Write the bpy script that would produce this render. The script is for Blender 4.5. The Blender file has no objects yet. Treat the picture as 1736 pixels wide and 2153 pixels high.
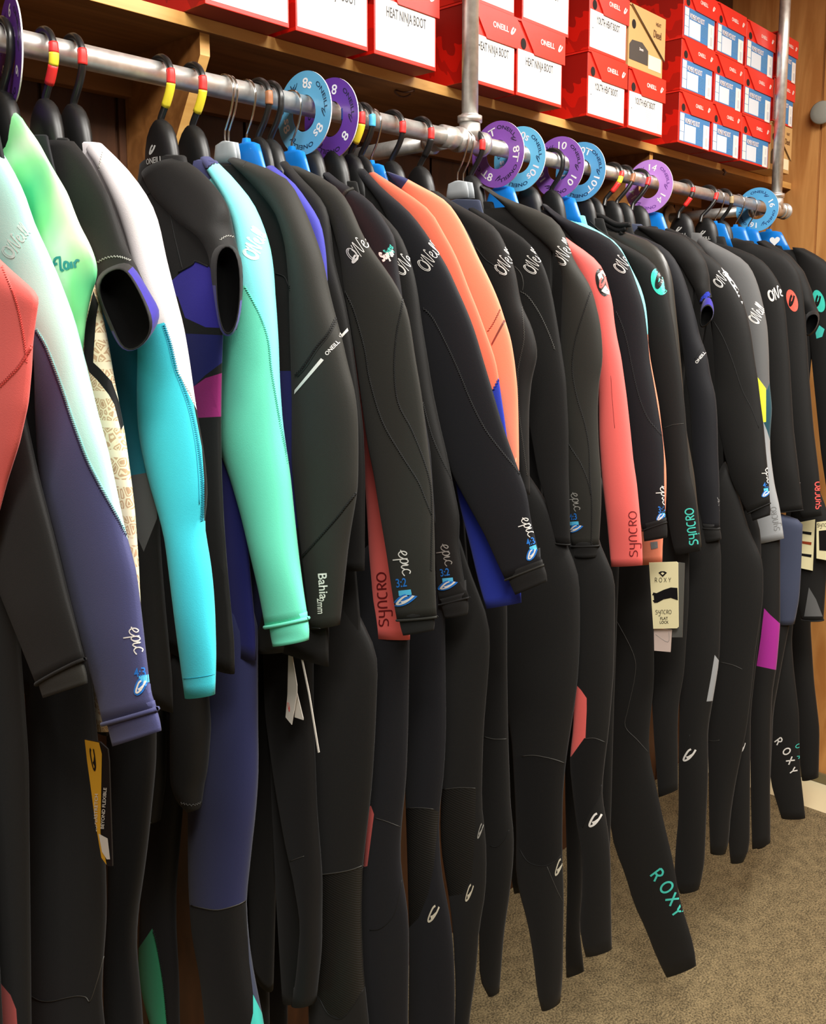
import bpy, bmesh, math, random
from mathutils import Vector, Matrix
from mathutils.bvhtree import BVHTree
random.seed(7)
SC = bpy.context.scene
COL = SC.collection
# ------------------------------------------------------------------ camera
F = 1950.0; CX = 868.0; CY = 900.0; VPX, VPY = 2670.0, 670.0
EX = Vector((VPX-CX, CY-VPY, -F)).normalized()
EZ = Vector((0, F, CY-VPY)).normalized()
EY = EZ.cross(EX)
CAM = Vector((0, 0, 1.714))
cam = bpy.data.cameras.new('camera'); co = bpy.data.objects.new('camera', cam); COL.objects.link(co)
cam.sensor_fit = 'HORIZONTAL'; cam.sensor_width = 36; cam.lens = F/1736*36
cam.shift_y = -(2153/2-CY)/1736; cam.clip_start = 0.02
co.matrix_world = Matrix(((EX.x, EX.y, EX.z, CAM.x), (EY.x, EY.y, EY.z, CAM.y), (EZ.x, EZ.y, EZ.z, CAM.z), (0, 0, 0, 1)))
SC.camera = co
SC.view_settings.view_transform = 'Standard'; SC.view_settings.look = 'None'
SC.view_settings.gamma = 1; SC.view_settings.exposure = 0.0
SC.view_settings.use_curve_mapping = False
W = bpy.data.worlds.new('world'); SC.world = W; W.use_nodes = True
W.node_tree.nodes['Background'].inputs[0].default_value = (1, .93, .82, 1)
W.node_tree.nodes['Background'].inputs[1].default_value = .02
def lamp(name, loc, sx, sy, power, col=(1, .965, .905), rot=(0, 0, 0)):
    l = bpy.data.lights.new(name, 'AREA'); l.shape = 'RECTANGLE'; l.size = sx; l.size_y = sy
    l.energy = power; l.color = col
    o = bpy.data.objects.new(name, l); o.location = loc; o.rotation_euler = rot; COL.objects.link(o)
    return o
CEIL = 3.05
# fluorescent ceiling troffers running along the aisle in front of the rack
for i, (lx, ly, p) in enumerate([(0.25, -0.12, 92), (1.7, 0.05, 78), (2.95, 0.1, 20), (-1.2, -0.3, 26)]):
    lamp('ceiling_troffer', (lx, ly, CEIL-.06), 1.2, .5, p)

def ray(px, py):
    c = Vector((px-CX, CY-py, -F)); return Vector((c.dot(EX), c.dot(EY), c.dot(EZ)))
def onx(px, py, X):
    r = ray(px, py); return CAM + r*(X/r.x)
def ony(px, py, Y):
    r = ray(px, py); return CAM + r*(Y/r.y)
def topx(p):
    d = Vector(p)-CAM
    c = EX*d.x + EY*d.y + EZ*d.z
    return (CX + F*c.x/(-c.z), CY - F*c.y/(-c.z))
def railx(px): return ony(px, 133.2+.2202*(px-240), RY).x
RY = 1.214; RZ = 1.714+.2905*1.214; RR = .0167
YB = 1.56; YS = 1.31; SB = 1.714+1.31*.3535; YBOX = 1.253; XE = 3.45

# ------------------------------------------------------------------ materials
def lin(c):
    return tuple(((v/255)/12.92 if v/255 <= .04045 else ((v/255+.055)/1.055)**2.4) for v in c)+(1,)
MATS = {}
def nt(name):
    m = bpy.data.materials.new(name); m.use_nodes = True
    return m, m.node_tree.nodes, m.node_tree.links, m.node_tree.nodes['Principled BSDF']
def addbump(n, l, b, scale, strength, dist=.001, det=2, tex='noise', vec=None):
    t = n.new('ShaderNodeTexNoise'); t.inputs['Scale'].default_value = scale; t.inputs['Detail'].default_value = det
    tc = n.new('ShaderNodeTexCoord'); l.new((vec or tc.outputs['Object']), t.inputs['Vector'])
    bm = n.new('ShaderNodeBump'); bm.inputs['Strength'].default_value = strength; bm.inputs['Distance'].default_value = dist
    l.new(t.outputs['Fac'], bm.inputs['Height']); l.new(bm.outputs['Normal'], b.inputs['Normal'])
    return t, tc
def plain(name, c, rough=.5, metal=0, bump=None, spec=.5, sheen=0, emis=None):
    if name in MATS: return MATS[name]
    m, n, l, b = nt(name)
    b.inputs['Base Color'].default_value = lin(c); b.inputs['Roughness'].default_value = rough
    b.inputs['Metallic'].default_value = metal; b.inputs['Specular IOR Level'].default_value = spec
    b.inputs['Sheen Weight'].default_value = sheen
    if bump: addbump(n, l, b, *bump)
    MATS[name] = m; return m
NEO = {'black': (24, 23, 22), 'blackb': (23, 23, 27), 'char': (41, 40, 36), 'deep': (17, 16, 16), 'navy': (66, 68, 108), 'navyd': (40, 44, 84),
       'white': (222, 216, 218), 'cyan': (62, 205, 222), 'cyand': (20, 120, 140), 'aqua': (130, 230, 234), 'mint': (110, 224, 190), 'paleaqua': (180, 234, 224),
       'coral': (234, 102, 96), 'orange': (238, 116, 88), 'peach': (240, 138, 106), 'purple': (46, 38, 138), 'blue': (34, 50, 158), 'dblue': (24, 26, 88),
       'mag': (136, 32, 98), 'magenta': (160, 38, 138), 'grey': (92, 92, 92), 'lgrey': (150, 152, 154), 'slate': (58, 64, 84), 'yellow': (226, 236, 60),
       'petrol': (28, 70, 82), 'teal': (66, 190, 178), 'greenp': (48, 150, 110), 'collarblack': (27, 26, 26), 'violetblue': (62, 62, 156)}
def neo(c):
    k = 'neoprene_'+c
    if k in MATS: return MATS[k]
    m, n, l, b = nt(k)
    dark = max(NEO[c]) < 70
    b.inputs['Base Color'].default_value = lin(NEO[c]); b.inputs['Roughness'].default_value = .66 if dark else .7
    b.inputs['Specular IOR Level'].default_value = .24 if dark else .25
    b.inputs['Sheen Weight'].default_value = .05 if dark else .1; b.inputs['Sheen Roughness'].default_value = .5
    addbump(n, l, b, 900, .35, .0006)
    MATS[k] = m; return m
def special(k):
    if k in MATS: return MATS[k]
    m, n, l, b = nt(k)
    tc = n.new('ShaderNodeTexCoord')
    if k == 'rib':
        b.inputs['Base Color'].default_value = lin((24, 22, 19)); b.inputs['Roughness'].default_value = .6
        w = n.new('ShaderNodeTexWave'); w.bands_direction = 'Z'; w.inputs['Scale'].default_value = 75; w.inputs['Distortion'].default_value = .6
        l.new(tc.outputs['Object'], w.inputs['Vector'])
        bm = n.new('ShaderNodeBump'); bm.inputs['Strength'].default_value = .35; bm.inputs['Distance'].default_value = .001
        l.new(w.outputs['Fac'], bm.inputs['Height']); l.new(bm.outputs['Normal'], b.inputs['Normal'])
    elif k == 'smoothskin':
        b.inputs['Base Color'].default_value = lin((52, 50, 46)); b.inputs['Roughness'].default_value = .34
        b.inputs['Specular IOR Level'].default_value = .6
    elif k == 'tiedye':
        t = n.new('ShaderNodeTexNoise'); t.inputs['Scale'].default_value = 9; t.inputs['Detail'].default_value = 1.5
        l.new(tc.outputs['Object'], t.inputs['Vector'])
        r = n.new('ShaderNodeValToRGB'); e = r.color_ramp.elements
        e[0].position = .36; e[0].color = lin((70, 190, 130)); e[1].position = .62; e[1].color = lin((216, 236, 206))
        q = e.new(.5); q.color = lin((140, 222, 150))
        l.new(t.outputs['Fac'], r.inputs['Fac']); l.new(r.outputs['Color'], b.inputs['Base Color']); b.inputs['Roughness'].default_value = .7
    elif k == 'tapa':
        mp = n.new('ShaderNodeMapping'); mp.inputs['Scale'].default_value = (1, 1, 1); l.new(tc.outputs['Object'], mp.inputs['Vector'])
        v = n.new('ShaderNodeTexVoronoi'); v.inputs['Scale'].default_value = 95; v.feature = 'DISTANCE_TO_EDGE'; v.distance='MANHATTAN' if False else v.distance
        l.new(mp.outputs['Vector'], v.inputs['Vector'])
        r = n.new('ShaderNodeValToRGB'); r.color_ramp.interpolation = 'CONSTANT'; e = r.color_ramp.elements
        e[0].position = 0; e[0].color = lin((236, 220, 186)); e[1].position = .09; e[1].color = lin((196, 158, 122))
        q = e.new(.22); q.color = lin((232, 214, 180)); q2 = e.new(.32); q2.color = lin((186, 150, 116))
        l.new(v.outputs['Distance'], r.inputs['Fac'])
        w = n.new('ShaderNodeTexWave'); w.bands_direction = 'Z'; w.inputs['Scale'].default_value = 9; w.inputs['Distortion'].default_value = 0
        l.new(tc.outputs['Object'], w.inputs['Vector'])
        mr = n.new('ShaderNodeMath'); mr.operation = 'GREATER_THAN'; mr.inputs[1].default_value = .86; l.new(w.outputs['Fac'], mr.inputs[0])
        mx = n.new('ShaderNodeMix'); mx.data_type = 'RGBA'; l.new(mr.outputs[0], mx.inputs[0]); l.new(r.outputs['Color'], mx.inputs[6]); mx.inputs[7].default_value = lin((240, 226, 196))
        l.new(mx.outputs[2], b.inputs['Base Color']); b.inputs['Roughness'].default_value = .75
    elif k == 'galv':
        b.inputs['Metallic'].default_value = .82
        t = n.new('ShaderNodeTexNoise'); t.inputs['Scale'].default_value = 60; t.inputs['Detail'].default_value = 4
        l.new(tc.outputs['Object'], t.inputs['Vector'])
        r = n.new('ShaderNodeValToRGB'); e = r.color_ramp.elements
        e[0].position = .3; e[0].color = lin((200, 198, 193)); e[1].position = .7; e[1].color = lin((226, 224, 219))
        l.new(t.outputs['Fac'], r.inputs['Fac']); l.new(r.outputs['Color'], b.inputs['Base Color'])
        mr = n.new('ShaderNodeMapRange'); mr.inputs[3].default_value = .36; mr.inputs[4].default_value = .46
        l.new(t.outputs['Fac'], mr.inputs[0]); l.new(mr.outputs[0], b.inputs['Roughness'])
    elif k in ('wood', 'wood_edge', 'wood_dark', 'wood_panel'):
        pal = {'wood': ((124, 78, 36), (156, 104, 54)), 'wood_edge': ((198, 146, 76), (226, 178, 104)),
               'wood_dark': ((66, 38, 20), (90, 54, 30)), 'wood_panel': ((172, 112, 54), (206, 148, 84))}[k]  # edge tones are paler: light on the front edges is put into colour
        mp = n.new('ShaderNodeMapping'); l.new(tc.outputs['Object'], mp.inputs['Vector'])
        mp.inputs['Scale'].default_value = (1.2, 9, 9) if k in ('wood', 'wood_edge') else (6, 6, .8)
        t = n.new('ShaderNodeTexNoise'); t.inputs['Scale'].default_value = 2.2; t.inputs['Detail'].default_value = 5; t.inputs['Distortion'].default_value = 1.6
        l.new(mp.outputs['Vector'], t.inputs['Vector'])
        r = n.new('ShaderNodeValToRGB'); e = r.color_ramp.elements
        e[0].position = .35; e[0].color = lin(pal[0]); e[1].position = .68; e[1].color = lin(pal[1])
        l.new(t.outputs['Fac'], r.inputs['Fac']); l.new(r.outputs['Color'], b.inputs['Base Color'])
        b.inputs['Roughness'].default_value = .48
    elif k == 'carpet':
        t = n.new('ShaderNodeTexNoise'); t.inputs['Scale'].default_value = 210; t.inputs['Detail'].default_value = 3
        l.new(tc.outputs['Object'], t.inputs['Vector'])
        t2 = n.new('ShaderNodeTexNoise'); t2.inputs['Scale'].default_value = 30; l.new(tc.outputs['Object'], t2.inputs['Vector'])
        ad = n.new('ShaderNodeMath'); ad.operation = 'MULTIPLY_ADD'; ad.inputs[1].default_value = .3
        l.new(t2.outputs['Fac'], ad.inputs[0]); l.new(t.outputs['Fac'], ad.inputs[2])
        r = n.new('ShaderNodeValToRGB'); e = r.color_ramp.elements
        e[0].position = .5; e[0].color = lin((78, 67, 45)); e[1].position = .8; e[1].color = lin((148, 130, 94))
        l.new(ad.outputs[0], r.inputs['Fac']); l.new(r.outputs['Color'], b.inputs['Base Color']); b.inputs['Roughness'].default_value = .95
        bm = n.new('ShaderNodeBump'); bm.inputs['Strength'].default_value = .8; bm.inputs['Distance'].default_value = .004
        l.new(t.outputs['Fac'], bm.inputs['Height']); l.new(bm.outputs['Normal'], b.inputs['Normal'])
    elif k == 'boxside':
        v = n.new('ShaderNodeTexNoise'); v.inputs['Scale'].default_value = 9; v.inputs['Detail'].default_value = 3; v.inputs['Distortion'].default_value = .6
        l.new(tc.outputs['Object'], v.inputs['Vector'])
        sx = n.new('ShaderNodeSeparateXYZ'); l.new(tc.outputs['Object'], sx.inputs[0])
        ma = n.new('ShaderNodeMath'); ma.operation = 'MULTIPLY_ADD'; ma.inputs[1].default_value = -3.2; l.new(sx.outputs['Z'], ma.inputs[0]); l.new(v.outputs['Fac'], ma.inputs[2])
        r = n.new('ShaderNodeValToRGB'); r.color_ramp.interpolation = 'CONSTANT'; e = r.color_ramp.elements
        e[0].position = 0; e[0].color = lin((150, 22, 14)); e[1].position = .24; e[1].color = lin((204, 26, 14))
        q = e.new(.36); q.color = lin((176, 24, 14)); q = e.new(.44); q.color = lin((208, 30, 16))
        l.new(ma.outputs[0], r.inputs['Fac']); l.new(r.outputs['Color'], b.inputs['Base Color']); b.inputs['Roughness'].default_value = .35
    MATS[k] = m; return m
def M(c):
    if c in NEO: return neo(c)
    return special(c)
lining_shade = plain('neoprene_lining', (9, 9, 9), .95, spec=.05)  # cuff cavity is shallow, so its inner shade is put into this colour
PR = lambda k, c, r=.55: plain('print_'+k, c, r)

# ------------------------------------------------------------------ object helpers
def link(name, me, parent=None):
    o = bpy.data.objects.new(name, me); COL.objects.link(o)
    if parent: o.parent = parent; o.matrix_parent_inverse = Matrix.Translation(-parent.location)
    return o
def mesh(name, vs, fs, mats, parent=None, smooth=True, mi=None):
    me = bpy.data.meshes.new(name); me.from_pydata([tuple(v) for v in vs], [], fs)
    for m in (mats if isinstance(mats, list) else [mats]): me.materials.append(m)
    if mi: me.polygons.foreach_set('material_index', mi)
    if smooth: me.polygons.foreach_set('use_smooth', [True]*len(me.polygons))
    me.update(); return link(name, me, parent)
def tag(o, label, cat, group=None, kind=None):
    if label: o['label'] = label
    if cat: o['category'] = cat
    if group: o['group'] = group
    if kind: o['kind'] = kind
    return o
def thing(name, loc, label, cat, group=None):
    o = bpy.data.objects.new(name, None); o.location = loc; COL.objects.link(o); o.empty_display_size = .05
    return tag(o, label, cat, group)
def boxv(x0, x1, y0, y1, z0, z1):
    return [(x, y, z) for z in (z0, z1) for y in (y0, y1) for x in (x0, x1)], \
        [(0, 2, 3, 1), (4, 5, 7, 6), (0, 1, 5, 4), (2, 6, 7, 3), (0, 4, 6, 2), (1, 3, 7, 5)]
class MB:
    def __init__(s): s.v = []; s.f = []; s.mi = []
    def add(s, vs, fs, mi=0):
        k = len(s.v); s.v += [tuple(v) for v in vs]; s.f += [tuple(i+k for i in f) for f in fs]; s.mi += [mi]*len(fs); return s
    def box(s, *a, mi=0): return s.add(*boxv(*a), mi=mi)
    def tube(s, pts, r, n=10, mi=0, cap=True):
        pts = [Vector(p) for p in pts]; rs = r if isinstance(r, (list, tuple)) else [r]*len(pts)
        vs = []; fs = []; up = None
        for i, p in enumerate(pts):
            t = (pts[min(i+1, len(pts)-1)]-pts[max(i-1, 0)]).normalized()
            if up is None: up = Vector((0, 0, 1)) if abs(t.z) < .9 else Vector((1, 0, 0))
            a = t.cross(up).normalized(); up = a.cross(t).normalized()
            for j in range(n):
                q = 2*math.pi*j/n; vs.append(p+(a*math.cos(q)+up*math.sin(q))*rs[i])
        for i in range(len(pts)-1):
            for j in range(n): fs.append((i*n+j, i*n+(j+1) % n, (i+1)*n+(j+1) % n, (i+1)*n+j))
        if cap: fs += [tuple(range(n))[::-1], tuple(range((len(pts)-1)*n, len(pts)*n))]
        return s.add(vs, fs, mi)
    def build(s, name, mats, parent=None, smooth=True): return mesh(name, s.v, s.f, mats, parent, smooth, s.mi)
def bevel(o, w, seg=2):
    m = o.modifiers.new('bevel', 'BEVEL'); m.width = w; m.segments = seg; m.limit_method = 'ANGLE'; return o
# ---- smooth path
def smooth_path(pts, n=6):
    P = [Vector(p) for p in pts]; out = []
    for i in range(len(P)-1):
        p0 = P[max(i-1, 0)]; p1 = P[i]; p2 = P[i+1]; p3 = P[min(i+2, len(P)-1)]
        for k in range(n):
            t = k/n
            out.append(.5*((2*p1)+(p2-p0)*t+(2*p0-5*p1+4*p2-p3)*t*t+(3*p1-p0-3*p2+p3)*t**3))
    out.append(P[-1]); return out
# ------------------------------------------------------------------ lettering
FC = {}
def font2d(s):
    if s in FC: return FC[s]
    cu = bpy.data.curves.new('t', 'FONT'); cu.body = s; cu.size = 1; cu.resolution_u = 3; cu.offset = .014
    ob = bpy.data.objects.new('t', cu); COL.objects.link(ob)
    me = ob.to_mesh(); vs = [(v.co.x, v.co.y) for v in me.vertices]; fs = [tuple(p.vertices) for p in me.polygons]
    ob.to_mesh_clear(); bpy.data.objects.remove(ob); bpy.data.curves.remove(cu)
    x0 = min(v[0] for v in vs); x1 = max(v[0] for v in vs); h = .73
    vs = [((a-x0)/h, b/h) for a, b in vs]
    FC[s] = (vs, fs, (x1-x0)/h); return FC[s]
def ribbon(polys, w):
    vs = []; fs = []
    for pl in polys:
        pl = [(p.x, p.y) for p in smooth_path([(a, b, 0) for a, b in pl], 3 if len(pl) > 2 else 7)]
        k = len(vs)
        for i, p in enumerate(pl):
            a = pl[max(i-1, 0)]; b = pl[min(i+1, len(pl)-1)]
            dx, dy = b[0]-a[0], b[1]-a[1]; L = math.hypot(dx, dy) or 1
            vs += [(p[0]-dy/L*w/2, p[1]+dx/L*w/2), (p[0]+dy/L*w/2, p[1]-dx/L*w/2)]
        for i in range(len(pl)-1): fs.append((k+2*i, k+2*i+1, k+2*i+3, k+2*i+2))
    return vs, fs, max(v[0] for v in vs)
def circ(cx, cy, rx, ry, n=14, a0=0, a1=360): return [(cx+rx*math.cos(math.radians(a0+(a1-a0)*i/n)), cy+ry*math.sin(math.radians(a0+(a1-a0)*i/n))) for i in range(n+1)]
GL = {
 'epic': [[(-.15, .35), (.3, .5), (.55, .8), (.4, 1.05), (.12, .8), (.05, .35), (.25, .02), (.6, .1), (.9, .5)], [(1.0, 1.0), (.82, -.85)],
          [(.92, .6), (1.2, 1.0), (1.45, .85), (1.4, .3), (1.15, .02), (.95, .15)], [(1.4, .2), (1.75, .95), (1.68, .25), (1.85, .02), (2.15, .4)],
          [(2.75, .85), (2.5, 1.02), (2.22, .7), (2.2, .25), (2.45, 0), (2.9, .2)]],
 'oneil': [circ(.5, .5, .5, .62, 16, 70, 430), circ(.55, .5, .36, .5, 14, 80, 400), [(1.15, 1.15), (1.05, .85)], [(1.15, -.15), (1.35, .9), (1.5, 1.25), (1.62, .3), (1.8, 0), (2.0, .8), (2.15, 1.35), (2.3, 1.2)],
           [(2.2, .4), (2.55, .6), (2.5, .85), (2.3, .7), (2.3, .2), (2.6, .1), (2.8, .4)], [(2.9, .75), (2.85, .15), (3.05, .15)], [(3.1, .2), (3.45, 1.2), (3.3, 1.3), (3.2, .5), (3.35, .1)], [(3.4, .2), (3.8, 1.25), (3.65, 1.35), (3.5, .5), (3.7, .1)]],
 'syncro': [[(.6, .95), (.2, 1), (.05, .8), (.15, .6), (.5, .45), (.6, .2), (.4, 0), (0, .03)], [(.85, 1), (.85, .5), (1.0, .38), (1.35, .38)], [(1.35, 1), (1.35, -.3), (1.2, -.48), (.85, -.45)],
            [(1.65, 0), (1.65, .7), (1.8, 1), (2.05, 1), (2.2, .7), (2.2, 0)], [(3.0, .97), (2.7, 1), (2.5, .75), (2.5, .25), (2.7, 0), (3.0, .03)],
            [(3.3, 0), (3.3, 1)], [(3.3, 1), (3.6, 1), (3.78, .8), (3.6, .55), (3.35, .5)], [(3.5, .5), (3.8, 0)], circ(4.35, .5, .38, .5)],
 'roxy': [[(0, 0), (0, 1)], [(0, 1), (.35, 1), (.55, .76), (.35, .5), (.05, .48)], [(.3, .48), (.6, 0)], circ(1.65, .5, .42, .5), [(2.7, 0), (3.4, 1)], [(2.7, 1), (3.4, 0)], [(4.1, 1), (4.4, .5), (4.75, 1)], [(4.4, .5), (4.4, 0)]],
 'wave': [[(.62, 1), (.4, .86), (.14, .45), (.0, .08), (.12, .0), (.45, .18), (.8, .6), (1, .95)]],
 'flair': [[(0, .1), (.3, 1.2), (.9, 1.3)], [(0, .7), (.5, .75)], [(.8, 1.2), (.75, .1), (1, .1)], [(1.5, .7), (1.2, .8), (1.1, .3), (1.4, .1), (1.55, .7), (1.6, .1)], [(1.8, .75), (1.85, .1)], [(2.1, .7), (2.15, .1)], [(2.12, .5), (2.35, .8), (2.6, .7)]],
 'super': [[(.6, .9), (.2, 1.1), (.1, .75), (.5, .5), (.5, .1), (0, .1)], [(.8, .7), (.8, .2), (1.1, .2), (1.2, .7)], [(1.4, .7), (1.35, -.4)], [(1.4, .6), (1.7, .6), (1.5, .15)], [(1.9, .4), (2.2, .6), (2, .1), (2.3, .15)], [(2.5, .7), (2.45, .1)], [(2.5, .5), (2.8, .7)]],
}
def glyph(s, w=.16):
    if s in GL:
        v, f, W_ = ribbon(GL[s], w)
        if s == 'wave':
            k = len(v); v = v+[(.2, .35), (.3, .12), (.62, .42), (.72, .62), (.4, .4)]; f = f+[(k, k+1, k+2, k+4), (k+4, k+2, k+3)]
        return v, f, W_
    return font2d(s)
# ------------------------------------------------------------------ projected prints on a curved part
TREES = {}
def bvh(o):
    if o.name not in TREES:
        me = o.data
        TREES[o.name] = BVHTree.FromPolygons([o.matrix_basis @ v.co if not o.parent else v.co for v in me.vertices], [tuple(p.vertices) for p in me.polygons])
    return TREES[o.name]
def proj(tree, px, py, off):
    h = tree.ray_cast(CAM, ray(px, py).normalized())
    if h[0] is None: return None
    nn = h[1]
    if nn.dot(ray(px, py)) > 0: nn = -nn
    return h[0]+nn*off
def decal(name, parent, vs2, fs, mat, off=.0007, cuts=0, target=None):
    t = bvh(target or parent)
    bm = bmesh.new(); V = [bm.verts.new((a, b, 0)) for a, b in vs2]
    for f in fs:
        try: bm.faces.new([V[i] for i in f])
        except ValueError: pass
    if cuts: bmesh.ops.subdivide_edges(bm, edges=bm.edges[:], cuts=cuts, use_grid_fill=True)
    bmesh.ops.triangulate(bm, faces=bm.faces[:])
    for _ in range(2 if cuts else 0):
        le = [e for e in bm.edges if e.calc_length() > 9]
        if le: bmesh.ops.subdivide_edges(bm, edges=le, cuts=1)
        bmesh.ops.triangulate(bm, faces=bm.faces[:])
    dead = []
    for v in bm.verts:
        p = proj(t, v.co.x, v.co.y, off)
        if p is None: dead.append(v)
        else: v.co = p
    if dead: bmesh.ops.delete(bm, geom=dead, context='VERTS')
    if not bm.faces: bm.free(); return None
    me = bpy.data.meshes.new(name); bm.to_mesh(me); bm.free(); me.materials.append(mat)
    return link2(name, me, parent)
def link2(name, me, parent):
    o = bpy.data.objects.new(name, me); COL.objects.link(o); o.parent = parent
    if parent is not None and parent.type == 'EMPTY': o.matrix_parent_inverse = Matrix.Translation(-parent.location)
    return o
def text(name, parent, s, x, y, h, ang, mat, wd=1.0, w=.16, off=.0007, shear=0, target=None, flip=1):
    v, f, W_ = glyph(s, w); a = math.radians(ang)
    U = (math.cos(a), -math.sin(a)); N = (-math.sin(a), -math.cos(a))
    pts = [(x+h*((p+shear*q)*wd*U[0]+q*flip*N[0]), y+h*((p+shear*q)*wd*U[1]+q*flip*N[1])) for p, q in v]
    return decal(name, parent, pts, f, mat, off, target=target)
def poly(name, parent, pts, mat, off=.0007, target=None): return decal(name, parent, pts, [tuple(range(len(pts)))], mat, off, cuts=1, target=target)
def ell(cx, cy, rx, ry, ang=0, n=24):
    a = math.radians(ang); return [(cx+rx*math.cos(t)*math.cos(a)-ry*math.sin(t)*math.sin(a), cy+rx*math.cos(t)*math.sin(a)+ry*math.sin(t)*math.cos(a)) for t in [2*math.pi*i/n for i in range(n)]]
def seam(parent, pts, mat, r=.0008, zig=0, name='seam', target=None):
    t = bvh(target or parent); P = smooth_path([(a, b, 0) for a, b in pts], 4); runs = [[]]
    D = []; L = 0
    for a, b in zip(P[:-1], P[1:]):
        seg = (b-a).length; n = max(1, int(seg/(2.2 if zig else 6)))
        for i in range(n): D.append((a.lerp(b, i/n), (b-a).normalized()))
    D.append((P[-1], (P[-1]-P[-2]).normalized()))
    for i, (p, d) in enumerate(D):
        z = zig*(1 if i % 2 else -1)
        q = proj(t, p.x-d.y*z, p.y+d.x*z, r*.35)
        if q is None: runs.append([])
        else:
            if runs[-1] and (runs[-1][-1]-q).length > .03: runs.append([])
            runs[-1].append(q)
    m = MB()
    for rn in runs:
        if len(rn) > 1: m.tube(rn, r, 5)
    if m.v:
        me = bpy.data.meshes.new(name); me.from_pydata(m.v, [], m.f); me.materials.append(mat)
        me.polygons.foreach_set('use_smooth', [True]*len(me.polygons)); return link2(name, me, parent)
# ------------------------------------------------------------------ garment tubes
def P2(s):
    out = []
    for q in s.split():
        a, b = q.split(','); out.append((float(a), float(b)))
    return out
def at_t(pl, t):
    y0, y1 = pl[0][1], pl[-1][1]; y = y0+(y1-y0)*t
    for a, b in zip(pl[:-1], pl[1:]):
        if y <= b[1]+1e-6:
            u = (y-a[1])/max(1e-6, b[1]-a[1]); return (a[0]+(b[0]-a[0])*min(1, max(0, u)), y)
    return pl[-1]
def rows_of(L, R, n):
    rows = [list(at_t(L, i/n)+at_t(R, i/n)) for i in range(n+1)]
    for _ in range(1):
        rows = [rows[0]]+[[(rows[i-1][k]+2*rows[i][k]+rows[i+1][k])/4 for k in range(4)] for i in range(1, n)]+[rows[-1]]
    return rows
def ring(L3, R3, b, n, X, push=1.0):
    C = (L3+R3)/2; H = (R3-L3)/2; w = max(H.length, .002); h = H.normalized()
    v = C-CAM; k = abs((v.y*h.y+v.z*h.z)/v.x)
    bb = min(b, .8*w/max(k, .01)); a = math.sqrt(max(w*w-(bb*k)**2, (.3*w)**2))*push
    return [C+h*(a*math.cos(q))+Vector((bb*math.sin(q), 0, 0)) for q in [2*math.pi*i/n for i in range(n)]], (C, h, a, bb)
INFO = []
def tube(name, parent, X, b, L, R, col, panels=(), n=44, m=26, xs=None, cap=(1, 1), bt=1.0, hollow=0):
    """a soft neoprene tube whose flattened cross-sections lie across the pipe, at distance X along it"""
    if isinstance(L, str): L = P2(L)
    if isinstance(R, str): R = P2(R)
    rws = rows_of(L, R, n); vs = []; meta = []
    for i, r in enumerate(rws):
        t = i/n; x = X+(xs(t) if xs else 0)
        bb = b*(bt+(1-bt)*min(1, t*5))*(1+.06*math.sin(9*t+X*20))
        if name == 'sleeve': u = max(0, min(1, (t-.82)/.18)); bb *= 1-.4*u*u*(3-2*u)
        rg, mt = ring(onx(r[0], r[1], x), onx(r[2], r[3], x), bb, m, x)
        vs += rg; meta.append(mt)
    fs = []
    for i in range(n):
        for j in range(m): fs.append((i*m+j, i*m+(j+1) % m, (i+1)*m+(j+1) % m, (i+1)*m+j))
    if cap[0]: fs.append(tuple(range(m))[::-1])
    if cap[1]:
        # turned-in hem: a short inward lip, then the dark inside
        k = len(vs); C, h, a, bb = meta[-1]
        for s, dz in ((.86, 0.0), (.8, .03)):
            vs += [C+h*(a*s*math.cos(q))+Vector((bb*s*math.sin(q), 0, 0))+Vector((0, 0, dz)) for q in [2*math.pi*i/m for i in range(m)]]
        for e in range(2):
            o1 = n*m if e == 0 else k; o2 = k+e*m
            for j in range(m): fs.append((o1+j, o1+(j+1) % m, o2+(j+1) % m, o2+j))
        fs.append(tuple(range(k+m, k+2*m)))
    INFO.append((parent.name if parent else '', name, X, min(v.y for v in vs), max(v.y for v in vs), min(v.z for v in vs)))
    bm = bmesh.new(); V = [bm.verts.new(v) for v in vs]
    for f in fs: bm.faces.new([V[i] for i in f])
    mats = [M(col)]
    for pc, pp in panels:
        if isinstance(pp, str): pp = P2(pp)
        mats.append(M(pc)); idx = len(mats)-1
        for a_, b_ in zip(pp, pp[1:]+pp[:1]):
            r1, r2 = ray(*a_), ray(*b_); nn = r1.cross(r2)
            if nn.length < 1e-9: continue
            x0, x1 = min(a_[0], b_[0])-14, max(a_[0], b_[0])+14; y0, y1 = min(a_[1], b_[1])-14, max(a_[1], b_[1])+14
            fc = []
            for f in bm.faces:
                cc = topx(f.calc_center_median())
                if x0 < cc[0] < x1 and y0 < cc[1] < y1: fc.append(f)
            if not fc: continue
            g = list({e for f in fc for e in f.edges})+list({v for f in fc for v in f.verts})+fc
            bmesh.ops.bisect_plane(bm, geom=g, plane_co=CAM, plane_no=nn.normalized(), dist=1e-6)
        for f in bm.faces:
            x, y = topx(f.calc_center_median()); ins = False
            for (xa, ya), (xb, yb) in zip(pp, pp[1:]+pp[:1]):
                if (ya > y) != (yb > y) and x < (xb-xa)*(y-ya)/(yb-ya)+xa: ins = not ins
            if ins: f.material_index = idx
    bm.normal_update(); bmesh.ops.recalc_face_normals(bm, faces=bm.faces[:])
    me = bpy.data.meshes.new(name); bm.to_mesh(me); bm.free()
    for q in mats: me.materials.append(q)
    me.polygons.foreach_set('use_smooth', [True]*len(me.polygons))
    o = link2(name, me, parent); o['_m'] = 0; del o['_m']
    META[o.name] = (meta, X); return o
META = {}
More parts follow.
